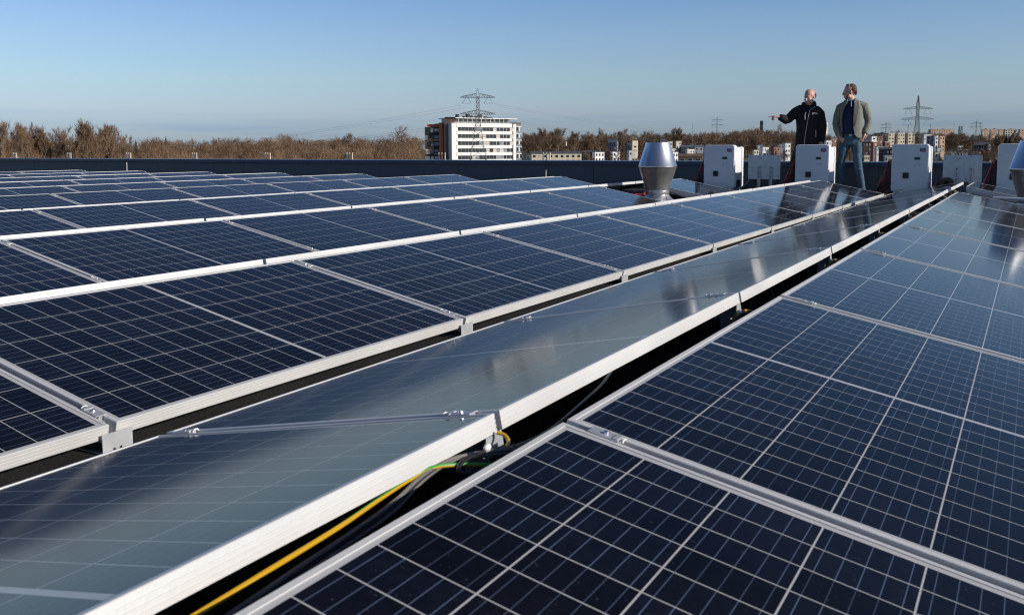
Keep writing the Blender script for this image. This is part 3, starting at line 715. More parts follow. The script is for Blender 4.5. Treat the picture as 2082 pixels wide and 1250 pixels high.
# --- man in blazer and jeans, hands in pockets
def man_blazer():
    p = at_y(1727, 390, 16.35)
    o = empty('person', (p.x, 16.35, 0), R(9.4), 'bearded man in olive blazer and jeans with hands in pockets', 'person'); o.scale = (.94, 1.012, 1.012)
    b = MB(); T, M = head(b, (-.055, -.01, 1.70), R(-78), R(4), 1.08)
    b.tube([(-.045, .015, 1.66), (-.02, .02, 1.56), (-.01, .02, 1.46)], [.060, .062, .085], 12)
    b.tube([(-.01, .02, 1.50), (-.01, .02, 1.3), (-.005, .015, 1.1), (0, .01, .98), (0, .01, .88)], [(.15, .10), (.165, .112), (.15, .105), (.155, .11), (.13, .10)], 14)
    b.tube([(-.19, .01, 1.47), (-.265, .05, 1.19), (-.215, -.05, 1.0)], [.05, .042, .030], 10)
    b.tube([(.185, .01, 1.49), (.275, .06, 1.23), (.225, -.04, 1.03)], [.05, .042, .030], 10)
    b.tube([(-.085, .01, .94), (-.165, -.02, .55), (-.165, .03, .10)], [.085, .060, .042], 10)
    b.tube([(.085, .01, .94), (.12, -.03, .54), (.21, .01, .10)], [.085, .060, .042], 10)
    hand(b, (-.212, -.065, .985), (.62, -.25, -.75), (-.3, -1, -.1), (.25, .3, .3, .35), 1.05, 1)
    hand(b, (.222, -.055, 1.01), (-.45, -.3, -.85), (.4, -1, 0), (.25, .3, .3, .35), 1.05, -1)
    fuse(b, 'body', M_SKIN2, o, .0075)
    eyes(T, M, o, M_INK, M_HAIRB)
    h = MB(); h.ell(T(0, .032, .056), (.081, .092, .074), M, 14, 10)
    for sx in (-1, 1): h.ell(T(sx*.068, .050, .018), (.017, .048, .050), M, 10, 8)
    h.ell(T(0, .095, .0), (.055, .028, .068), M, 10, 8); h.ell(T(0, -.020, .106), (.046, .036, .018), M, 10, 8)
    fuse(h, 'hair', M_HAIRB, o, .006, 4, .0015, 30, 2)
    bd = MB(); bd.ell(T(0, -.050, -.094), (.038, .034, .024), M, 12, 8)
    for sx in (-1, 1): bd.ell(T(sx*.044, -.030, -.070), (.022, .042, .030), M, 10, 8)
    fuse(bd, 'beard', mat('stubble', (.17, .095, .065), .8), o, .006, 3)
    s_ = MB(); s_.tube([(-.012, .02, 1.555), (-.01, .02, 1.50), (-.01, .015, 1.42), (-.01, .01, 1.3), (-.005, .01, 1.15), (0, .01, 1.04), (0, .01, .995)],
                       [(.075, .075), (.15, .10), (.175, .118), (.178, .128), (.17, .128), (.165, .125), (.162, .122)], 20)
    fuse(s_, 'shirt', M_NAVY, o, .013, 3, .003, 8, 5)
    cl = MB(); cl.tube([(-.02+.068*math.sin(a), .015-.066*math.cos(a), 1.562) for a in [R(x) for x in range(-50, 51, 10)]], [(.006, .016)]*11, 8); cl.build('collar', M_SHIRTW, o, True)
    MB().tube([(-.02, -.098, 1.535), (-.02, -.112, 1.50), (-.018, -.118, 1.455)], .006, 6).build('placket', M_SHIRTW, o)
    # blazer body: open shell, thick, with lapels; sleeves join it
    lv = [(.925, .015, .222, .160, -52, 24), (1.0, .01, .205, .150, -56, 12), (1.12, .0, .195, .146, -57, 9), (1.25, -.01, .203, .146, -53, 10), (1.36, -.012, .212, .142, -44, 11), (1.45, -.012, .212, .130, -33, 12), (1.515, -.012, .185, .112, -27, 13), (1.56, -.012, .115, .098, -40, 24), (1.595, -.014, .088, .090, -62, 55)]
    NS = 40; mb = MB(); out, inn = [], []
    for z_, cx, rx, ry, a0, a1 in lv:
        ro, ri = [], []
        for k in range(NS+1):
            a = R(a1 + (360+a0-a1)*k/NS)
            w_ = .004*noise.noise(Vector((math.sin(a)*3, math.cos(a)*3, z_*9)))
            ro.append(Vector((cx+(rx+w_)*math.sin(a), .012-(ry+w_)*math.cos(a), z_ + (.02*math.cos(a) if z_ < .95 else 0))))
            ri.append(Vector((cx+(rx-.013)*math.sin(a), .012-(ry-.013)*math.cos(a), z_ + (.02*math.cos(a) if z_ < .95 else 0))))
        out.append(ro); inn.append(ri)
    n1 = NS+1; vs = [v for r in out for v in r]+[v for r in inn for v in r]; off = n1*len(lv); fs = []
    for i in range(len(lv)-1):
        for k in range(NS):
            q = (i*n1+k, i*n1+k+1, (i+1)*n1+k+1, (i+1)*n1+k); fs.append(q); fs.append(tuple(off+x for x in reversed(q)))
        for k in (0, NS): fs.append((i*n1+k, (i+1)*n1+k, off+(i+1)*n1+k, off+i*n1+k))
    for i in (0, len(lv)-1):
        for k in range(NS): fs.append((i*n1+k, i*n1+k+1, off+i*n1+k+1, off+i*n1+k))
    mb.add(vs, fs); bl = mb.build('blazer', M_BLAZER, o, True)
    sv = MB()
    sv.tube([(-.06, .012, 1.465), (-.135, .012, 1.465), (-.20, .015, 1.44), (-.245, .035, 1.30), (-.268, .052, 1.18), (-.255, .01, 1.10), (-.213, -.062, .985)], [.06, .083, .083, .073, .066, .060, .050], 14)
    fuse(sv, 'sleeve', M_BLAZER, bl, .012, 4, .006, 8, 4)
    sv = MB()
    sv.tube([(.05, .012, 1.475), (.125, .012, 1.475), (.195, .015, 1.455), (.25, .04, 1.33), (.28, .062, 1.225), (.268, .02, 1.14), (.223, -.052, 1.012)], [.06, .083, .083, .073, .067, .060, .050], 14)
    fuse(sv, 'sleeve', M_BLAZER, bl, .012, 4, .006, 8, 8)
    for sd, a_i in ((1, 4), (-1, 5)):
        lp = MB(); L_, R__ = [], []
        for z_, cx, rx, ry, a0, a1 in lv[2:8]:
            t_ = (z_-1.12)/.44; wd = (.018+.055*math.sin(min(1, t_*1.05)*math.pi*.62))
            a = R(a1 if sd > 0 else a0)
            e = Vector((cx+(rx+.004)*math.sin(a), .012-(ry+.004)*math.cos(a), z_))
            a2 = a+sd*wd/rx; f_ = Vector((cx+(rx+.012)*math.sin(a2), .012-(ry+.012)*math.cos(a2), z_+.006))
            L_.append(e); R__.append(f_)
        V_ = L_+R__; nn = len(L_); nrm = Vector((0, -1, 0))*.006
        V2 = V_+[v+nrm for v in V_]; F_ = []
        for i in range(nn-1):
            F_ += [(i, i+1, nn+i+1, nn+i), (2*nn+i, 2*nn+nn+i, 2*nn+nn+i+1, 2*nn+i+1), (i, 2*nn+i, 2*nn+i+1, i+1), (nn+i, nn+i+1, 3*nn+i+1, 3*nn+i)]
        F_ += [(0, nn, 3*nn, 2*nn), (nn-1, 3*nn-1, 4*nn-1, 2*nn-1)]
        lp.add(V2, F_); lp.build('lapel', M_BLAZER, bl)
    for z_ in (1.08, .97): MB().ell((-.170, -.082, z_), (.010, .006, .010)).build('button', M_SHIRTW, bl)
    MB().tube([(0+.168*math.sin(a), .01-.129*math.cos(a), .985) for a in [R(x) for x in range(0, 361, 15)]], [(.020, .005)]*25, 8, caps=False).build('belt', M_BELT, o)
    MB().box((-.012, -.127, .985), (.045, .01, .036)).build('buckle', M_ZIP, o)
    t = MB()
    t.tube([(0, .01, .99), (0, .01, .90), (0, .01, .82)], [(.162, .122), (.178, .132), (.15, .115)], 18)
    t.tube([(-.085, .01, .90), (-.115, .005, .78), (-.165, -.02, .55), (-.168, .01, .33), (-.165, .03, .12), (-.165, .03, .075)], [(.098, .115), (.090, .098), .072, .066, .060, .068], 14)
    t.tube([(.085, .01, .90), (.098, .0, .78), (.12, -.03, .54), (.165, -.01, .33), (.21, .01, .12), (.21, .01, .075)], [(.098, .115), (.090, .098), .072, .066, .060, .068], 14)
    fuse(t, 'jeans', M_JEANS, o, .012, 4, .006, 9, 6)
    for x, y, r in ((-.17, .03, -20), (.215, .01, 22)):
        s2 = MB(); M2 = Matrix.Translation((x, y, 0)) @ Matrix.Rotation(R(r), 4, 'Z')
        s2.tube([M2 @ Vector(q) for q in ((0, .07, .045), (0, .0, .05), (0, -.10, .038), (0, -.19, .030))], [(.036, .042), (.042, .048), (.047, .036), (.030, .026)], 12)
        fuse(s2, 'shoe', M_SHOE, o, .011, 2)
man_blazer()

# ================================================================== LANDSCAPE
M_GROUND = mat('winter_ground', (.10, .085, .05), .95, 0, .4, .02)
g = MB(); N_ = 48
g.add([(0, 0, GROUND)]+[(6000*math.cos(2*math.pi*i/N_), 6000*math.sin(2*math.pi*i/N_), GROUND) for i in range(N_)], [(0, 1+i, 1+(i+1) % N_) for i in range(N_)])
tag(g.build('ground', M_GROUND), 'flat brownish winter land out to the horizon', 'ground', kind='structure')

def wcol(name, c, rough=.8, var=.08): return mat(name, c, rough, 0, var, .6)
C = {'white': wcol('white_render', (.80, .78, .74)), 'cream': wcol('cream_render', (.62, .54, .40)), 'grey': wcol('grey_render', (.30, .31, .34)), 'brick': wcol('red_brick', (.34, .16, .11), var=.2),
     'brown': wcol('brown_brick', (.16, .10, .07), var=.2), 'dark': wcol('dark_cladding', (.035, .037, .045)), 'orange': wcol('orange_panel', (.52, .17, .06)), 'salmon': wcol('salmon_brick', (.66, .44, .30)),
     'slate': wcol('slate_roof', (.075, .082, .095)), 'tile': wcol('brown_tiles', (.13, .085, .06), var=.25), 'blue': wcol('blue_grey_roof', (.10, .13, .18)), 'pale': wcol('pale_roof', (.5, .5, .5)), 'teal': wcol('teal_glass', (.05, .14, .16), .3), 'purple': wcol('grey_violet', (.20, .20, .26)), 'concrete': wcol('concrete', (.45, .44, .42))}
M_GLASS = mat('window_glass', (.02, .026, .034), .12, 0, .3, .5); M_CURT = wcol('curtain', (.55, .50, .44)); M_GLASSL = mat('pale_glass', (.22, .25, .27), .2, 0, .3, .5)
M_RAILG = mat('balcony_metal', (.06, .065, .07), .5); M_PYL = mat('pylon_steel', (.16, .175, .17), .6, .3)
def frame_at(px, dep, theta=0.0):
    """ground frame whose x axis runs to the right seen from the roof; theta turns its front towards the right"""
    P = at_depth(px, 300, dep); d = (P-CAM); az = math.atan2(d.y, d.x)-math.pi/2
    return Matrix.Translation((P.x, P.y, 0)) @ Matrix.Rotation(az+theta, 4, 'Z')
def zpx(y, dep): return CAM.z+(301.5-y)*dep/FPX

def building(px0, px1, ytop, dep, label, wall='white', roof='flat', rc='slate', theta=.6, deep=8, rows=2, cols=3, gh=2.5, cat='house', name='house', wfrac=.5, side=True, group='houses beyond the parapet'):
    wd = (px1-px0)*dep/FPX/max(.35, math.cos(theta)); zt = zpx(ytop, dep); h = zt-GROUND
    Mx = frame_at(px0, dep, theta); o = empty(name, label=label, cat=cat, group=group, mw=Matrix.Translation((0, 0, GROUND)) @ Mx)
    MB().box((wd/2, deep/2, h/2), (wd, deep, h)).build('wall', C[wall], o)
    if roof == 'gable':        # ridge along x
        m = MB(); ov = .35
        m.rings([[(x, -ov, h-.1), (x, deep/2, h+gh), (x, deep+ov, h-.1), (x, deep/2, h+gh-.3)] for x in (-ov, wd+ov)]); r = m.build('roof', C[rc], o)
        MB().add([(0, 0, h), (0, deep, h), (0, deep/2, h+gh-.2)], [(0, 1, 2)]) 
        gm = MB(); gm.rings([[(x, .02, h-.05), (x, deep-.02, h-.05), (x, deep/2, h+gh-.25)] for x in (.01, wd-.01)]); gm.build('gable', C[wall], o)
        MB().box((wd*.75, deep/2+.6, h+gh), (.7, .7, 1.6)).build('chimney', C['brown'], r)
    else:
        r = MB().box((wd/2, deep/2, h+.14), (wd+.5, deep+.5, .28)).build('roof', C[rc], o)
        if wd > 9: MB().box((wd*.6, deep*.5, h+.7), (2.2, 2.2, .9)).build('roof_unit', C['dark'], r)
    nvis = rows
    for j in range(nvis):
        zc = h-1.7-3.0*j
        if zc < 1: break
        for i in range(cols):
            ww = wd/cols*wfrac; xc = wd*(i+.5)/cols
            f = MB().box((xc, -.02, zc), (ww, .10, 1.5)).build('window', C['white'] if wall not in ('white', 'cream') else C['grey'], o)
            MB().box((xc, -.05, zc), (ww-.16, .09, 1.34)).build('pane', M_GLASS if random.random() < .75 else M_CURT, f)
        if side:
            f = MB().box((wd+.02, deep*.5, zc), (.10, deep*.3, 1.4)).build('window', C['grey'], o)
            MB().box((wd+.05, deep*.5, zc), (.09, deep*.3-.16, 1.24)).build('pane', M_GLASS, f)
    return o

# ---- the white apartment tower with its brick wings
def tower():
    dep = 386; th = R(33); k = FPX/dep
    o = empty('apartment_tower', label='white apartment tower with long window bands and red brick wing', cat='building', mw=Matrix.Translation((0, 0, GROUND)) @ frame_at(918.6, dep, th))
    wd = 126.0/k/math.cos(th)*1.09; zt = zpx(249.8, dep)-GROUND; dp = 13
    MB().box((wd/2, dp/2+.3, zt/2-.2), (wd-.4, dp, zt-.4)).build('core', M_GLASS, o)
    lw, rw = wd*.09, wd*.045
    MB().box((lw/2, dp/2, zt/2), (lw, dp+.2, zt)).build('end_wall', C['white'], o); MB().box((wd-rw/2, dp/2, zt/2), (rw, dp+.2, zt)).build('end_wall', C['white'], o)
    top = zt
    MB().box((wd/2, -.02, zt-.80), (wd-lw-rw+.02, .5, 1.75)).build('spandrel', C['white'], o)
    for f in range(7):
        z1 = zt-1.70-3.0*f                     # window band top
        MB().box((wd/2, -.02, z1-1.62-.68), (wd-lw-rw+.02, .5, 1.36)).build('spandrel', C['white'], o)
        if f > 5: continue
        n = 16; x0, x1 = lw, wd-rw
        for i in range(n):
            xa = x0+(x1-x0)*i/n; xb = x0+(x1-x0)*(i+1)/n; rr = random.Random(f*31+i)
            m = M_GLASS if (i < 4 or rr.random() < .55) else (M_CURT if rr.random() < .5 else M_GLASSL)
            wv = MB().box(((xa+xb)/2, .08, z1-.81), (xb-xa-.12, .08, 1.58)).build('window', m, o)
            MB().box((xb, .02, z1-.81), (.12, .16, 1.60)).build('mullion', C['white'] if i > 9 else C['grey'], wv)
        MB().box((x0+(x1-x0)*.31, -.1, z1-1.1), ((x1-x0)*.60, .05, .07)).build('balcony_rail', M_RAILG, o)
    # set-back top floor under a thin slab
    MB().box((wd*.52, dp*.5+1.2, zt+1.0), (wd*.86, dp-3.2, 2.0)).build('penthouse', M_GLASSL, o)
    for i in range(12): MB().box((wd*(.12+.07*i), 1.0, zt+1.0), (.25, .2, 2.0)).build('penthouse_post', C['cream'], o)
    MB().box((wd*.55, dp*.5+.6, zt+2.15), (wd*.96, dp+.4, .32)).build('roof_slab', C['white'], o)
    for i, (x, s1, h1) in enumerate(((.20, 1.2, 1.6), (.30, .9, .9), (.36, 1.4, 1.9), (.42, .9, 1.1), (.5, 1.8, 1.0), (.55, 1.3, 1.7), (.63, 1.0, .9), (.7, 2.4, .6))):
        MB().box((wd*x, dp*.45, zt+2.31+h1/2), (s1, 1.2, h1)).build('roof_unit', C['dark'], o)
    # balconies on the right end
    for f in range(7):
        z1 = zt-.2-3.0*f
        b_ = MB().box((wd+1.5, 3.2, z1-.95), (3.2, 6.5, .25)).build('balcony', C['white'], o)
        MB().box((wd+1.7, .1, z1-.3), (2.6, .06, 1.0)).build('balustrade', M_GLASSL, b_)
        MB().box((wd+.8, 3.0, z1-2.4), (1.4, 5, 2.4)).build('balcony_door', M_GLASS, b_)
    MB().box((wd+2.0, .6, zt/2-.6), (.55, .55, zt-1.4)).build('pillar', C['white'], o)
    MB().box((wd+1.4, 2.5, zt+.15), (2.6, 5, .9)).build('roof_garden', C['brown'], o)
    # brick wings on the left, turned to the camera
    o2 = empty('brick_wing', label='dark brick stair wing with small square windows left of white tower', cat='building', mw=Matrix.Translation((0, 0, GROUND)) @ frame_at(906, dep+2, R(-8)))
    h2 = zpx(240, dep+2)-GROUND; w2 = 15.5/k
    MB().box((w2/2+.3, 5, h2/2), (w2+.6, 10, h2)).build('wall', C['brown'], o2)
    MB().box((w2/2+.3, 5, h2+.2), (w2+1.2, 10.6, .4)).build('roof', C['dark'], o2)
    for f in range(7):
        ff = MB().box((w2*.62, -.03, h2-4.3-3.0*f), (.95, .1, 1.2)).build('window', C['white'], o2); MB().box((w2*.62, -.07, h2-4.3-3.0*f), (.6, .08, .85)).build('pane', M_GLASS, ff)
    o3 = empty('balcony_wing', label='orange red pier and black glazed balcony stack at left of tower', cat='building', mw=Matrix.Translation((0, 0, GROUND)) @ frame_at(864, dep+4, R(-4)))
    h3 = zpx(254, dep+4)-GROUND; k3 = FPX/(dep+4); w3 = 29.5/k3
    MB().box((w3/2, 4, h3/2-.4), (w3, 7, h3-.8)).build('core', C['dark'], o3)
    MB().box((w3*.55, 4, h3-.25), (w3*.8, 6, 1.3)).build('parapet', C['orange'], o3)
    MB().box((w3+.65, 3.2, h3/2+.5), (1.5, 8, h3+1.0)).build('pier', C['orange'], o3)
    MB().box((w3+2.3, 4.2, h3/2+.2), (2.6, 7.5, h3+.6)).build('red_wall', C['brick'], o3)
    for f in range(6):
        zc = h3-2.3-2.95*f; rr = random.Random(f)
        MB().box((w3*.31, .38, zc-1.25), (w3*.62, .5, .22)).build('balcony_slab', C['dark'], o3)
        for i in range(3):
            pm_ = M_GLASSL if (i+f) % 3 else C['white']
            MB().box((w3*(.10+.205*i), .40, zc), (w3*.185, .08, 2.0 if f % 2 else 1.7)).build('glass_panel', pm_ if rr.random() < .7 else M_GLASS, o3)
        MB().box((w3*.82, .42, zc+.2), (w3*.3, .08, 1.3)).build('glass_panel', M_CURT if f in (0, 4) else M_GLASSL, o3)
        MB().box((w3*.82, .36, zc-1.15), (w3*.34, .5, .25)).build('balcony_slab', C['white'] if f % 2 else C['dark'], o3)
        ff = MB().box((w3+2.6, .42, zc+.2), (.8, .08, .8)).build('window', M_GLASS, o3)
tower()

# ---- pylons
def pylon(px, ytop, dep, arms, label, arm_lo=True, head_h=3.0, wtop=1.2, antenna=False, rot=0.0, br=.075):
    H = zpx(ytop, dep)-GROUND
    o = empty('pylon', label=label, cat='pylon', group='power pylons', mw=Matrix.Translation((0, 0, GROUND)) @ frame_at(px, dep, rot))
    hw = lambda z: max(.45, wtop/2+(4.2-wtop/2)*max(0, 1-z/(H*.72))**1.25)
    m = MB(); zs = [0]; z = 0
    while z < H-head_h: z += max(1.4, hw(z)*1.5); zs.append(min(z, H-head_h))
    for i in range(len(zs)-1):
        a, b = zs[i], zs[i+1]; wa, wb = hw(a), hw(b)
        ca = [Vector((sx*wa, sy*wa, a)) for sx, sy in ((-1, -1), (1, -1), (1, 1), (-1, 1))]; cb = [Vector((sx*wb, sy*wb, b)) for sx, sy in ((-1, -1), (1, -1), (1, 1), (-1, 1))]
        for j in range(4):
            m.bar(ca[j], cb[j], br*1.5, n=4); j2 = (j+1) % 4
            m.bar(ca[j], cb[j2], br, n=3); m.bar(ca[j2], cb[j], br, n=3); m.bar(cb[j], cb[j2], br*.9, n=3)
    zt = zs[-1]; w_ = hw(zt)
    for sx, sy in ((-1, -1), (1, -1), (1, 1), (-1, 1)): m.bar((sx*w_, sy*w_, zt), (sx*.12, sy*.12, H), br*1.2, n=4)
    m.build('lattice_mast', M_PYL, o)
    for (ya, half) in arms:
        za = zpx(ya, dep)-GROUND; wz = hw(za)
        for sd in (-1, 1):
            ar = MB(); tip = Vector((sd*half, 0, za)); n = 6
            for sy in (-1, 1):
                b0 = Vector((sd*wz, sy*wz, za)); t0 = Vector((sd*wz, sy*wz, za+half*.14+.5))
                ar.bar(b0, tip, br*1.3, n=4); k1 = tip+Vector((-sd*half*.14, sy*.05, half*.045+.12)); ar.bar(t0, k1, br*1.2, n=4); ar.bar(k1, tip, br*1.2, n=4)
                for i in range(n):
                    p1 = b0.lerp(tip, i/n); p2 = t0.lerp(k1, (i+.5)/n); p3 = b0.lerp(tip, (i+1)/n)
                    ar.bar(p1, p2, br*.8, n=3); ar.bar(p2, p3, br*.8, n=3)
            ar.bar((sd*wz, -wz, za), (sd*wz, wz, za), br, n=3)
            ca = ar.build('crossarm', M_PYL, o)
            for xx in ((.62,) if arm_lo else (.55, .95)):
                iv = MB(); c = Vector((sd*half*xx, 0, za)); sp = half*.26; dz = half*.33
                iv.bar(c+Vector((sp*.15, 0, 0)), c+Vector((sp, 0, -dz)), br*1.1, n=5); iv.bar(c-Vector((sp*.15, 0, 0)), c+Vector((-sp, 0, -dz)), br*1.1, n=5); iv.bar(c+Vector((sp, 0, -dz)), c+Vector((-sp, 0, -dz)), br*.7, n=4)
                iv.build('insulator', M_PYL, ca)
    if antenna:
        MB().box((0, 0, H-.6), (.8, .8, 4.6)).build('antenna_cluster', M_PYL, o)
        MB().box((.75, -.5, H-.2), (.35, .3, 2.6)).build('antenna_panel', C['white'], o)
    return o
pylon(972, 180.5, 345, ((199, 6.55), (232.5, 6.6)), 'tall lattice pylon standing in front of the white tower', head_h=3.2)
pylon(1863, 203, 640, ((225, 9.9), (246, 10.9)), 'lattice pylon with antennas behind houses on the right', antenna=True, rot=.2, br=.075, wtop=1.7)
pylon(1457, 238, 1500, ((246, 9), (256, 10)), 'faint distant pylon above the trees left of pointing hand', br=.10)
pylon(1800, 250, 1700, ((256, 9), (263, 10)), 'faint far pylon left of the antenna pylon', br=.10)
pylon(1983, 247, 1600, ((254, 10), (262, 11)), 'faint far pylon near the right picture edge', br=.10)
M_WIRE = mat('wire', (.14, .15, .16), .6)
def wire(p0, p1, sag, label):
    a = at_depth(*p0); b = at_depth(*p1); pts = []
    for i in range(25):
        t = i/24; p = a.lerp(b, t); p.z -= sag*4*t*(1-t); pts.append(p)
    tag(MB().tube(pts, .022, 4).build('power_line', M_WIRE), label, 'power line', 'power lines in the sky')
for i, (dy, nm) in enumerate(((0, 'upper'), (5, 'second'), (33, 'third'), (38, 'lowest'))):
    wire((938+i*9, 214+dy, 345), (-160, 318-3*i, 640), 9, '%s thin power line running left from the tower pylon' % nm)
    wire((1005+i*3, 211+dy*.85, 345), (1850+i*8, 236+dy*.5, 640), 12, '%s thin power line between the two large pylons' % nm)
wire((1890, 236, 640), (2300, 292, 800), 8, 'upper thin power line running right from antenna pylon')
wire((1897, 252, 640), (2300, 300, 800), 8, 'lower thin power line running right from antenna pylon')

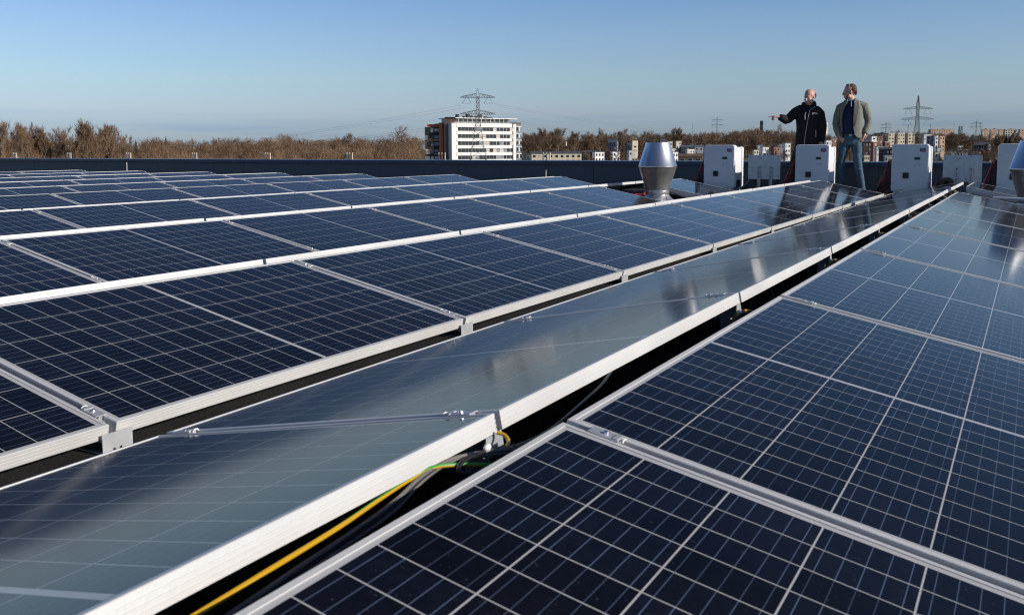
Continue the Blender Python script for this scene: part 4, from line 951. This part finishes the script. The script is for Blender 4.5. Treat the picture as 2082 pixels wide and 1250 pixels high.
# ---- houses: (px0, px1, y top, depth, label, wall, roof, roof colour, turn, deep, rows, cols)
H_ = [
 (1081, 1183, 312, 255, 'long low cream terrace with grey roof right of tower', 'cream', 'gable', 'slate', .10, 10, 2, 9, 1.3),
 (1052, 1081, 313, 275, 'dark grey low annex between tower and cream terrace', 'dark', 'flat', 'slate', .1, 10, 1, 2, 1),
 (1183, 1212, 310, 262, 'dark blue fronted terrace house right of the cream terrace', 'dark', 'gable', 'slate', -.2, 9, 2, 3, 1.2),
 (1210, 1229, 309.5, 258, 'white terrace house with dark window band', 'white', 'flat', 'slate', .5, 9, 2, 3, 1),
 (1230, 1246, 309.5, 266, 'brown brick terrace house between two pale houses', 'brown', 'flat', 'slate', -.1, 9, 2, 2, 1),
 (1246, 1261, 309, 260, 'pale sunlit house half hidden by bare shrub', 'white', 'flat', 'slate', .5, 9, 2, 2, 1),
 (1237, 1254, 290, 330, 'blue grey gabled house among the bare trees', 'purple', 'gable', 'blue', -.3, 9, 2, 2, 2.2),
 (1271, 1286, 289, 335, 'grey house wall left of the cream chimney house', 'purple', 'flat', 'dark', -.3, 8, 1, 1, 2),
 (1286, 1297, 286.5, 320, 'narrow cream house with black roof top', 'cream', 'flat', 'dark', .5, 7, 3, 1, 2),
 (1279, 1294, 307.5, 262, 'low pale shed before the narrow cream house', 'concrete', 'flat', 'pale', .4, 8, 1, 2, 1),
 (1342, 1356, 283.5, 345, 'dark house top just behind the vent cowl', 'dark', 'flat', 'dark', .4, 7, 1, 1, 2),
 (1357, 1367, 289.5, 335, 'cream house with flat roof right of the vent cowl', 'cream', 'flat', 'pale', .5, 7, 3, 2, 2),
 (1375, 1385, 288.5, 332, 'taller cream house with flat roof right of vent cowl', 'cream', 'flat', 'pale', .5, 7, 3, 2, 2),
 (1364, 1384, 302.5, 300, 'low house with black flat roof below the cream houses', 'concrete', 'flat', 'dark', .5, 8, 2, 3, 1),
 (1384, 1412, 299.5, 300, 'house with long blue grey roof near first inverter', 'dark', 'gable', 'blue', .1, 9, 1, 3, 1.2),
 (1398, 1412, 304.5, 280, 'white house front with row of windows below blue roof', 'white', 'flat', 'slate', .5, 6, 1, 4, 1),
 (1368, 1379, 310, 240, 'bright white house end right beside vent cowl', 'white', 'flat', 'brown', .6, 7, 2, 2, 1),
 (1380, 1428, 319, 215, 'brown tiled roof house just above the parapet', 'brown', 'gable', 'tile', .0, 12, 1, 3, 1.5),
 (1413, 1430, 299, 296, 'house with blue roof touching the first inverter', 'grey', 'gable', 'blue', .2, 8, 1, 2, 1),
 (1533, 1543, 306, 262, 'small pale house behind the left galvanised plate', 'cream', 'flat', 'slate', .5, 7, 2, 2, 1),
 (1551, 1563, 300.5, 270, 'white two storey house with balcony left of man in black', 'white', 'flat', 'slate', .5, 7, 2, 3, 1),
 (1540, 1552, 296, 300, 'grey flat house left of the white balcony house', 'grey', 'flat', 'slate', .2, 8, 1, 2, 1),
 (1574, 1585, 300, 275, 'brown house with white base behind pointing man', 'brick', 'flat', 'dark', .4, 7, 2, 2, 1),
 (1583, 1600, 295, 300, 'blue grey flat roofed house near the pointing man', 'grey', 'flat', 'blue', .2, 8, 1, 3, 1),
 (1597, 1607, 293.5, 268, 'white house directly left of the pointing man', 'white', 'flat', 'pale', .5, 7, 3, 2, 1),
 (1680, 1690, 288, 270, 'white house seen between the two men', 'white', 'flat', 'pale', .5, 7, 3, 2, 1),
 (1690, 1700, 284, 285, 'brick house seen between the two men', 'brick', 'flat', 'pale', .4, 7, 3, 2, 1),
 (1752, 1765, 281, 360, 'grey violet house right of the man in jeans', 'purple', 'flat', 'dark', .1, 8, 2, 2, 1),
 (1772, 1781, 280, 330, 'narrow white house right of the man in jeans', 'white', 'flat', 'pale', .6, 7, 3, 1, 1),
 (1781, 1793, 279, 338, 'red brick house beside the narrow white house', 'brick', 'flat', 'dark', .3, 8, 3, 2, 1),
 (1778, 1801, 273.5, 380, 'dark brown block under a pale blue flat roof', 'brown', 'flat', 'blue', .1, 10, 2, 4, 1),
 (1806, 1817, 273.5, 370, 'first of three cream blocks with white tops by pylon', 'cream', 'flat', 'white', .5, 8, 4, 2, 1),
 (1825, 1838, 273.5, 372, 'second of three cream blocks with white tops by pylon', 'cream', 'flat', 'white', .5, 8, 4, 3, 1),
 (1846, 1858, 273.5, 374, 'third of three cream blocks with white tops by pylon', 'cream', 'flat', 'white', .5, 8, 4, 2, 1),
 (1753, 1776, 291.5, 285, 'dark brick house row low beside the man in jeans', 'brown', 'flat', 'dark', .1, 9, 3, 4, 1),
 (1776, 1783, 291, 282, 'slim brick house end with white cap', 'brick', 'flat', 'white', .5, 6, 4, 1, 1),
 (1800, 1809, 291, 288, 'brick house with white cap left of third inverter', 'brick', 'flat', 'white', .4, 6, 4, 1, 1),
 (1783, 1796, 301, 262, 'white low house with flat roof before the brick houses', 'white', 'flat', 'pale', .4, 7, 2, 2, 1),
 (1787, 1814, 305.5, 250, 'dark slate roofed house left of the third inverter', 'dark', 'gable', 'slate', .0, 10, 1, 4, 1.2),
 (1758, 1768, 317.5, 225, 'low pale house front just above parapet coping', 'cream', 'flat', 'tile', .4, 7, 1, 3, 1),
 (1800, 1813, 319, 218, 'pale low roof just above parapet left of third inverter', 'concrete', 'flat', 'pale', .2, 8, 1, 2, 1),
 (1883, 1902, 279.5, 330, 'grey three storey house right of antenna pylon', 'purple', 'flat', 'white', -.1, 9, 3, 2, 1),
 (1901, 1906.5, 280, 326, 'slim bright white house end right of antenna pylon', 'white', 'flat', 'white', .5, 7, 4, 1, 1),
 (1910, 1919.5, 279.5, 328, 'salmon brick house right of the slim white end', 'salmon', 'flat', 'brick', .4, 7, 4, 2, 1),
 (1878, 1891, 275.5, 400, 'white house top behind the grey three storey house', 'white', 'flat', 'slate', .4, 7, 2, 3, 1),
 (1892, 1932, 266, 900, 'long distant salmon apartment block on the skyline', 'salmon', 'flat', 'brick', .35, 14, 3, 9, 1),
 (1949, 1955, 260.5, 1000, 'distant teal glass tower on the right skyline', 'teal', 'flat', 'dark', .5, 14, 4, 2, 1),
 (1996, 2007, 266, 850, 'first distant orange apartment block at the right', 'salmon', 'flat', 'brick', .4, 10, 3, 4, 1),
 (2013, 2025, 266, 860, 'second distant orange apartment block at the right', 'salmon', 'flat', 'brick', .4, 10, 3, 4, 1),
 (2030, 2040, 266.5, 870, 'third distant orange apartment block at the right', 'salmon', 'flat', 'brick', .4, 10, 3, 3, 1),
 (2042, 2061, 266.5, 800, 'distant pale block with beige stair tower on the right', 'cream', 'flat', 'brick', .4, 10, 3, 4, 1),
 (2072, 2090, 266.5, 830, 'distant pink apartment block at right picture edge', 'salmon', 'flat', 'pale', .4, 10, 3, 5, 1),
 (1982, 2010, 297.5, 270, 'dark brown barn roof house above second galvanised plate', 'dark', 'gable', 'slate', .1, 10, 1, 3, 1.8),
 (2011, 2015, 296.5, 268, 'small white gable end beside the dark barn roof', 'white', 'flat', 'brown', .5, 5, 1, 1, 1),
 (1930, 1956, 309.5, 236, 'low pale house front behind the second plate', 'concrete', 'flat', 'tile', .2, 9, 1, 5, 1),
 (1958, 1968, 305, 238, 'green grey box house behind second plate', 'grey', 'flat', 'dark', .2, 8, 1, 1, 1),
 (1972, 2010, 308.5, 240, 'low house with broken white window row at right', 'brown', 'flat', 'tile', .2, 9, 1, 7, 1),
 (1949, 1957, 299.5, 300, 'tiny white gable among brown shrubs', 'white', 'flat', 'pale', .4, 6, 1, 2, 1),
 (1902, 1912, 312, 238, 'pale shed between third inverter and second plate', 'cream', 'flat', 'tile', .4, 7, 1, 2, 1),
 (1906, 1914, 303, 260, 'small cluttered pale house near second plate', 'concrete', 'flat', 'dark', .5, 7, 2, 2, 1),
 (1651, 1661, 250, 2200, 'far white tower block hidden mostly by the men', 'white', 'flat', 'pale', .4, 22, 4, 2, 1),
 (1677, 1682, 251, 2100, 'far slim white tower on skyline between the men', 'white', 'flat', 'pale', .5, 20, 5, 1, 1),
 (1544, 1550, 248, 1900, 'lone dark tower rising over the wooded hill', 'slate', 'flat', 'dark', -.1, 8, 5, 1, 1),
]
for h in H_:
    h = list(h); h[3] = h[3]*2.2 if h[3] < 420 else (h[3]*1.7 if h[3] < 1200 else h[3])
    building(*h[:5], wall=h[5], roof=h[6], rc=h[7], theta=h[8], deep=min(h[9], .35*(h[1]-h[0])*h[3]/FPX+1.6), rows=h[10], cols=h[11], gh=h[12], wfrac=.48, side=h[3] < 900)
tag(MB().tube([at_depth(1151, 297, 820), at_depth(1151, 288, 820)], [.7, .4], 6).build('white_spire', C['white']), 'small white spire among the trees right of the tower', 'spire')

# ---- raised road with pale barrier, lamp posts
for i, (a, b, y) in enumerate(((84, 128, 303.2), (258, 277, 301.7), (362, 411, 300.2), (529, 559, 299), (624, 645, 299))):
    P0, P1 = at_depth(a, y, 420), at_depth(b, y, 420); d = (P1-P0)
    o = empty('road_barrier', (P0.x, P0.y, P0.z-1.2), math.atan2(d.y, d.x), 'pale road barrier section seen through bare trees, %s from left' % ORD[i+1], 'barrier', 'road barrier sections')
    L_ = math.hypot(d.x, d.y)
    MB().box((L_/2, 0, .9), (L_, .25, .9)).build('panel', C['white'], o)
    for j in range(int(L_/3)+1): MB().box((j*3, .2, -4), (.25, .25, 11)).build('post', C['concrete'], o)
for i, (px, y0, y1, dep) in enumerate(((361.5, 286, 302, 420), (369.5, 281, 302, 415), (258, 286, 302, 410), (252, 288, 303, 430), (467, 287, 298, 520), (475.5, 285, 298, 500), (620.5, 288, 312, 360), (657, 285, 297, 520), (1408, 253, 268, 800), (1940, 253, 270, 620), (1993.5, 252, 268, 620), (1847, 255, 270, 700), (1892, 255, 270, 700))):
    p = at_depth(px, y0, dep); o = empty('street_lamp', (p.x, p.y, GROUND), 0, 'slim street lamp on the skyline, %s' % ['left of two by the barrier', 'with white head by the barrier', 'behind the third triple stub', 'thin one left of third triple stub', 'small left one of a far pair', 'small right one of a far pair', 'right of the fifth triple stub', 'faint one before the oak wood', 'above the wood by first inverter', 'dark headed right of salmon block', 'dark headed near right edge', 'left of the antenna pylon foot', 'right of the antenna pylon arms'][i], 'lamp', 'street lamps')
    h = p.z-GROUND; r = dep/FPX*.55
    MB().tube([(0, 0, 0), (0, 0, h)], [r, r*.6], 6).build('pole', C['concrete'] if px < 1000 else M_PYL, o)
    MB().ell((r, 0, h), (r*1.9, r*1.9, r*1.2)).build('lamp_head', C['white'] if i == 1 else M_PYL, o)

# ================================================================== TREES
def bark_mat(name, c1, c2):
    m = bpy.data.materials.new(name); m.use_nodes = True; t = m.node_tree; b = t.nodes['Principled BSDF']; b.inputs['Roughness'].default_value = .9
    a = t.nodes.new('ShaderNodeAttribute'); a.attribute_name = 'tint'
    r = t.nodes.new('ShaderNodeValToRGB'); r.color_ramp.elements[0].color = c1+(1,); r.color_ramp.elements[1].color = c2+(1,)
    t.links.new(a.outputs['Fac'], r.inputs[0]); t.links.new(r.outputs[0], b.inputs['Base Color']); return m
M_TWIG = bark_mat('bare_twigs', (.085, .048, .030), (.30, .190, .110))
M_TRUNK = mat('bark', (.20, .155, .11), .9, 0, .25, 1.5)
M_EVER = mat('evergreen', (.035, .045, .022), .9, 0, .4, 1)
def sliver_mesh(name, P, D, Wd, tint, m):
    """P base points, D vectors, Wd widths -> one mesh of thin triangles"""
    n = len(P); rng = np.random.default_rng(n)
    side = np.cross(D, rng.normal(size=(n, 3))); side /= np.linalg.norm(side, axis=1)[:, None]+1e-9
    V = np.empty((n*3, 3)); V[0::3] = P-side*Wd[:, None]/2; V[1::3] = P+side*Wd[:, None]/2; V[2::3] = P+D
    me = bpy.data.meshes.new(name); me.vertices.add(n*3); me.vertices.foreach_set('co', V.ravel())
    me.loops.add(n*3); me.loops.foreach_set('vertex_index', np.arange(n*3, dtype=np.int32))
    me.polygons.add(n); me.polygons.foreach_set('loop_start', np.arange(0, n*3, 3, dtype=np.int32)); 
    at = me.attributes.new('tint', 'FLOAT', 'POINT'); at.data.foreach_set('value', np.repeat(tint, 3).astype(np.float32))
    me.materials.append(m); me.update(); me.validate(); return me
def grow(rng, H, spread, upright, levels=4, base=.28):
    """recursive bare tree -> (trunk tube list, twig base points and vectors)"""
    tubes, TP, TD = [], [], []
    def br(p, d, L, r, lv):
        n = 4; pts = [p]; q = p.copy(); dd = d.copy()
        for i in range(n):
            dd = (dd+rng.normal(size=3)*.10+np.array([0, 0, upright*.10])); dd /= np.linalg.norm(dd); q = q+dd*L/n; pts.append(q.copy())
        if lv <= 2: tubes.append((pts, r, r*.45))
        else:
            for i in range(n): TP.append(pts[i]); TD.append((pts[i+1]-pts[i])*1.1)
        if lv >= levels: 
            for _ in range(5):
                v = dd+rng.normal(size=3)*.45; v /= np.linalg.norm(v); k = rng.integers(1, n+1); TP.append(pts[k]); TD.append(v*L*rng.uniform(.5, 1.0))
            return
        nb = (9, 6, 5, 5)[lv] if lv < 4 else 4
        for i in range(nb):
            t = (base if lv == 0 else .25)+(1-(base if lv == 0 else .25))*(i+rng.random())/nb; k = min(int(t*n), n-1); pb = pts[k]+(pts[k+1]-pts[k])*(t*n-k)
            az = rng.uniform(0, 2*math.pi); ax = np.array([math.cos(az), math.sin(az), 0]); v = dd*(1-spread)+ax*spread+np.array([0, 0, upright*.5]); v /= np.linalg.norm(v)
            br(pb, v, L*(.50 if lv == 0 else .55)*(1.15-.5*t)*rng.uniform(.8, 1.15), r*.45, lv+1)
    br(np.zeros(3), np.array([0, 0, 1.0]), H*.78, H*.013, 0)
    return tubes, np.array(TP), np.array(TD)
def bare_tree(px, ytop, dep, label, seed, spread=.5, upright=.7, wf=1.0, tint=(.2, .8), base=.28):
    rng = np.random.default_rng(seed); P = at_depth(px, ytop, dep); H = P.z-GROUND
    tubes, TP, TD = grow(rng, H, spread, upright, 3, base)
    n0 = len(TP); k = rng.integers(0, n0, 3400); u = rng.random((3400, 1)); L = np.linalg.norm(TD[k], axis=1)[:, None]
    fd = TD[k]/L+rng.normal(size=(3400, 3))*.42+np.array([0, 0, upright*.25]); fd *= rng.uniform(.35, .95, (3400, 1))*H*.040
    W_ = np.concatenate([rng.uniform(.04, .075, n0), rng.uniform(.022, .042, 3400)])*wf*dep/200
    TP, TD = np.concatenate([TP, TP[k]+TD[k]*u]), np.concatenate([TD, fd])
    sc = H/(TP+TD)[:, 2].max()
    o = empty('bare_tree', (P.x, P.y, GROUND), rng.uniform(0, 6), label, 'tree', 'bare winter trees')
    m = MB()
    for pts, r0, r1 in tubes: m.tube([Vector(tuple(p*sc)) for p in pts], [r0+(r1-r0)*i/(len(pts)-1) for i in range(len(pts))], 5)
    m.build('trunk', M_TRUNK, o)
    link('crown', sliver_mesh('crown', TP*sc, TD*sc, W_, rng.uniform(*tint, len(TP)), M_TWIG), o); return o
T_ = [(0, 240, 203, 'bare poplar cut by the left picture edge', .5, .85), (24, 239, 206, 'bare poplar between the two left edge ones', .5, .85), (46, 252, 212, 'short bare tree before the first sky gap', .55, .7), (54, 246, 214, 'feathery bare tree left of slim tree', .5, .85), (73, 250, 212, 'bare tree right of the slim tree', .5, .85), (90, 262, 216, 'low bare tree in the first sky gap', .6, .6), (132, 268, 214, 'low bare tree left of the broad clump', .6, .6), (148, 258, 192, 'bare outer left stem of broad clump', .55, .8), (166, 240, 188, 'bare second stem of the broad clump', .55, .85), (182, 240, 190, 'bare fourth stem of the broad clump', .55, .85), (201, 256, 200, 'bare tree closing the broad clump at right', .55, .8), (221, 252, 206, 'bare tree between the two feathery ones', .5, .85), (238, 258, 208, 'bare tree right of the feathery pair', .55, .8),
      (14, 231, 200, 'tall bare poplar at the left picture edge', .42, .9), (34, 247, 205, 'bare poplar second from left picture edge', .42, .9), (64, 243, 210, 'bare slim tree left of the first sky gap', .40, .95), (100, 249, 215, 'thin bare tree with open crown', .45, .9), (117, 248, 212, 'bare twin of the thin open tree', .45, .9),
      (158, 246, 190, 'bare left half of the broad tall tree clump', .45, .9), (174, 234.5, 186, 'tallest bare tree of the broad left clump', .45, .9), (190, 244, 194, 'bare right half of the broad tall tree clump', .45, .9), (213, 244, 205, 'bare feathery tree right of the broad clump', .42, .9), (229, 246, 205, 'second bare feathery tree right of broad clump', .42, .9), (247, 266, 215, 'small bare tree ending the left group', .45, .7),
      (786, 252.5, 300, 'bare oak crown rising over the wood left of tower', .62, .25), (678, 266, 300, 'bare tree top left of the lone oak', .5, .7), (1100, 257, 330, 'bare tree in left of clump behind cream terrace', .5, .8), (1125, 256.5, 330, 'broad bare tree behind the cream terrace', .55, .6), (1137, 259, 335, 'bare tree right of the broad one behind terrace', .5, .8), (1170, 264, 340, 'bare fan shaped tree right of the white spire', .5, .9),
      (1222, 257, 350, 'bare upright tree above the grey gabled house', .45, .95), (1258, 259, 350, 'bare tree left of the vent cowl top', .5, .8), (1367, 256, 380, 'first of three bare poplars right of vent cowl', .33, 1.0), (1376, 257, 380, 'second of three bare poplars right of vent cowl', .33, 1.0), (1383, 255.5, 380, 'third of three bare poplars right of vent cowl', .33, 1.0),
      (1590, 250, 330, 'bare tree under the pointing arm', .6, .5), (1940, 271, 240, 'broad bare brown tree right of salmon house', .6, .3), (1962, 270, 238, 'round bare brown tree above second plate', .6, .3), (1936, 266, 245, 'slim bare birch before the salmon block', .4, .9), (2024, 286, 200, 'orange brown bare shrub tree left of last inverter', .5, .5), (2064, 262, 500, 'dark tree at right skyline', .45, .8)]
for i, (px, y, dep, lb, spd, up_) in enumerate(T_): bare_tree(px, y, dep if px < 1000 else dep*2.1, lb, 100+i, spd, up_, wf=1.0 if px < 400 else .8, tint=(.25, .85) if px < 1400 else (.1, .65))
for i, (px, y, dep, lb) in enumerate(((276, 287, 330, 'small dark evergreen at left wood edge'), (337, 280, 380, 'dark pointed evergreen in the left wood'), (2046, 276, 300, 'dark evergreen left of right edge tower'), (2054, 279, 300, 'second dark evergreen near the right edge'))):
    rng = np.random.default_rng(50+i); P = at_depth(px, y, dep); H = P.z-GROUND; n = 1600
    zz = rng.random(n)**.7; rr = (1-zz)**1.2*2.2*rng.random(n)**.5+.03; a = rng.uniform(0, 6.28, n)
    PP_ = np.stack([rr*np.cos(a), rr*np.sin(a), H*(.35+.65*zz)], 1); DD = np.stack([np.cos(a)*.7*(1.1-zz), np.sin(a)*.7*(1.1-zz), rng.uniform(-.3, .5, n)], 1)
    o = empty('evergreen_tree', (P.x, P.y, GROUND), 0, lb, 'tree', 'dark evergreens'); link('crown', sliver_mesh('crown', PP_, DD, np.full(n, .22), np.zeros(n), M_EVER), o)
    MB().tube([(0, 0, 0), (0, 0, H*.9)], [.25, .05], 6).build('trunk', M_TRUNK, o)

VAR = []
for i in range(10):
    rg = np.random.default_rng(900+i)
    tb, tp, td = grow(rg, 10.0, rg.uniform(.42, .68), rg.uniform(.2, .9), 3, rg.uniform(.12, .3))
    lp = np.concatenate([np.array(pts)[:-1] for pts, a, b in tb]); ld = np.concatenate([np.diff(np.array(pts), axis=0)*1.15 for pts, a, b in tb]); lw = np.concatenate([np.full(len(pts)-1, a*1.7) for pts, a, b in tb])
    # finer sprays at the branch ends
    k = rg.integers(0, len(tp), 900); fp = tp[k]+td[k]*rg.random((900, 1)); fd = td[k]/np.linalg.norm(td[k], axis=1)[:, None]+rg.normal(size=(900, 3))*.55; fd *= rg.uniform(.35, .8, (900, 1))
    P_ = np.concatenate([tp, fp, lp]); D_ = np.concatenate([td, fd, ld]); zm = (P_+D_)[:, 2].max()/10.0
    VAR.append((P_/zm/10, D_/zm/10, np.concatenate([np.full(len(tp)+900, -1.0), lw/10]), len(tp)+900))
def wood(name, label, skyline, d0, d1, ntree, seed, tint=(.0, 1.0), hf=1.0, under=70, wt=1.0, keep=.36):
    """a far wood read as one mass: many bare branched crowns between two distances, brush at their feet"""
    rng = np.random.default_rng(seed); xs = np.array([a for a, b in skyline]); ys = np.array([b for a, b in skyline])
    Ps, Ds, Ws, Ts = [], [], [], []
    for i in range(ntree):
        px = rng.uniform(xs[0], xs[-1]); dep = d0+(d1-d0)*rng.random()**1.2
        yt = np.interp(px, xs, ys)+rng.normal()*1.6+(0 if rng.random() < .4 else rng.uniform(0, 18))
        p = at_depth(px, yt, dep); H = max(3.0, p.z-GROUND); tt = rng.uniform(*tint)
        P_, D_, w0, nt_ = VAR[rng.integers(0, len(VAR))]; a = rng.uniform(0, 6.28); c_, s_ = math.cos(a), math.sin(a); wx = hf*rng.uniform(.8, 1.25)
        Rm_ = np.array([[c_*wx, s_*wx, 0], [-s_*wx, c_*wx, 0], [0, 0, 1.0]])
        sel = (w0 >= 0) | (rng.random(len(w0)) < keep); P_, D_, w0 = P_[sel], D_[sel], w0[sel]
        Ps.append((P_@Rm_)*H+np.array([p.x, p.y, GROUND])); Ds.append((D_@Rm_)*H)
        Ws.append(np.where(w0 < 0, rng.uniform(.035, .10, len(w0))*wt*dep/280, w0*H)); Ts.append(np.clip(tt+rng.normal(size=len(w0))*.06+np.where(w0 < 0, 0, .30), 0, 1))
        n = under; k = rng.random(n); r = H*.22*rng.random(n)**.5; a = rng.uniform(0, 6.28, n)
        Ps.append(np.stack([p.x+r*np.cos(a), p.y+r*np.sin(a), GROUND+H*(.15+.5*k)], 1)); v = rng.normal(size=(n, 3))*.6+np.array([0, 0, .8]); Ds.append(v*H*.07)
        Ws.append(rng.uniform(.15, .35, n)*dep/280); Ts.append(np.clip(tt*.6+rng.normal(size=n)*.12, 0, 1))
    me = sliver_mesh(name, np.concatenate(Ps), np.concatenate(Ds), np.concatenate(Ws), np.concatenate(Ts), M_TWIG)
    tag(link(name, me), label, 'wood', kind='stuff')
wood('left_woodland', 'brown bare woodland along the left half of the skyline', [(-150, 268), (0, 272), (60, 274), (100, 279), (140, 283), (190, 276), (240, 276), (262, 288), (290, 276), (320, 272), (342, 283), (380, 275), (430, 277), (470, 270), (500, 276), (530, 281), (560, 270), (600, 264), (622, 279), (650, 279), (680, 274), (720, 274), (780, 273), (830, 271), (852, 271)], 250, 430, 390, 1, (.0, .8))
wood('left_shrubs', 'tan willow scrub close behind the left parapet', [(-150, 298), (0, 296), (130, 300), (300, 303), (450, 304), (620, 304), (650, 292), (700, 294), (740, 288), (800, 286), (852, 292)], 170, 230, 180, 2, (.3, 1.0), .9)
wood('middle_woodland', 'brown bare woodland between the tower and the vent cowl', [(1068, 270), (1100, 264), (1140, 266), (1180, 271), (1200, 267), (1240, 266), (1280, 267), (1320, 263), (1350, 268), (1390, 268), (1420, 268), (1450, 264), (1480, 264), (1500, 261), (1540, 258), (1580, 261), (1620, 264), (1660, 268)], 860, 1200, 340, 3, (.0, .65))
wood('far_tree_line', 'far dark tree line behind the tower and the skyline gaps', [(-150, 284), (262, 286), (520, 284), (860, 280), (1060, 276), (1250, 276), (1500, 272), (1750, 272), (2120, 273)], 1300, 2000, 160, 7, (.0, .4), 1.6)
wood('right_woodland', 'dark brown tree belt behind the houses on the right', [(1620, 270), (1690, 272), (1745, 268), (1775, 264), (1800, 267), (1830, 264), (1880, 266), (1930, 270), (1960, 267), (2000, 271), (2050, 270), (2120, 270)], 900, 1300, 220, 5, (.0, .5), .9)
wood('garden_shrubs', 'brown garden shrubs scattered between the houses on the right', [(1190, 303), (1300, 302), (1420, 306), (1640, 302), (1750, 303), (1800, 303), (1850, 300), (1920, 303), (1990, 303), (2060, 294), (2120, 294)], 470, 800, 150, 6, (.0, .7), .8)

bpy.data.scenes.remove(TMP)
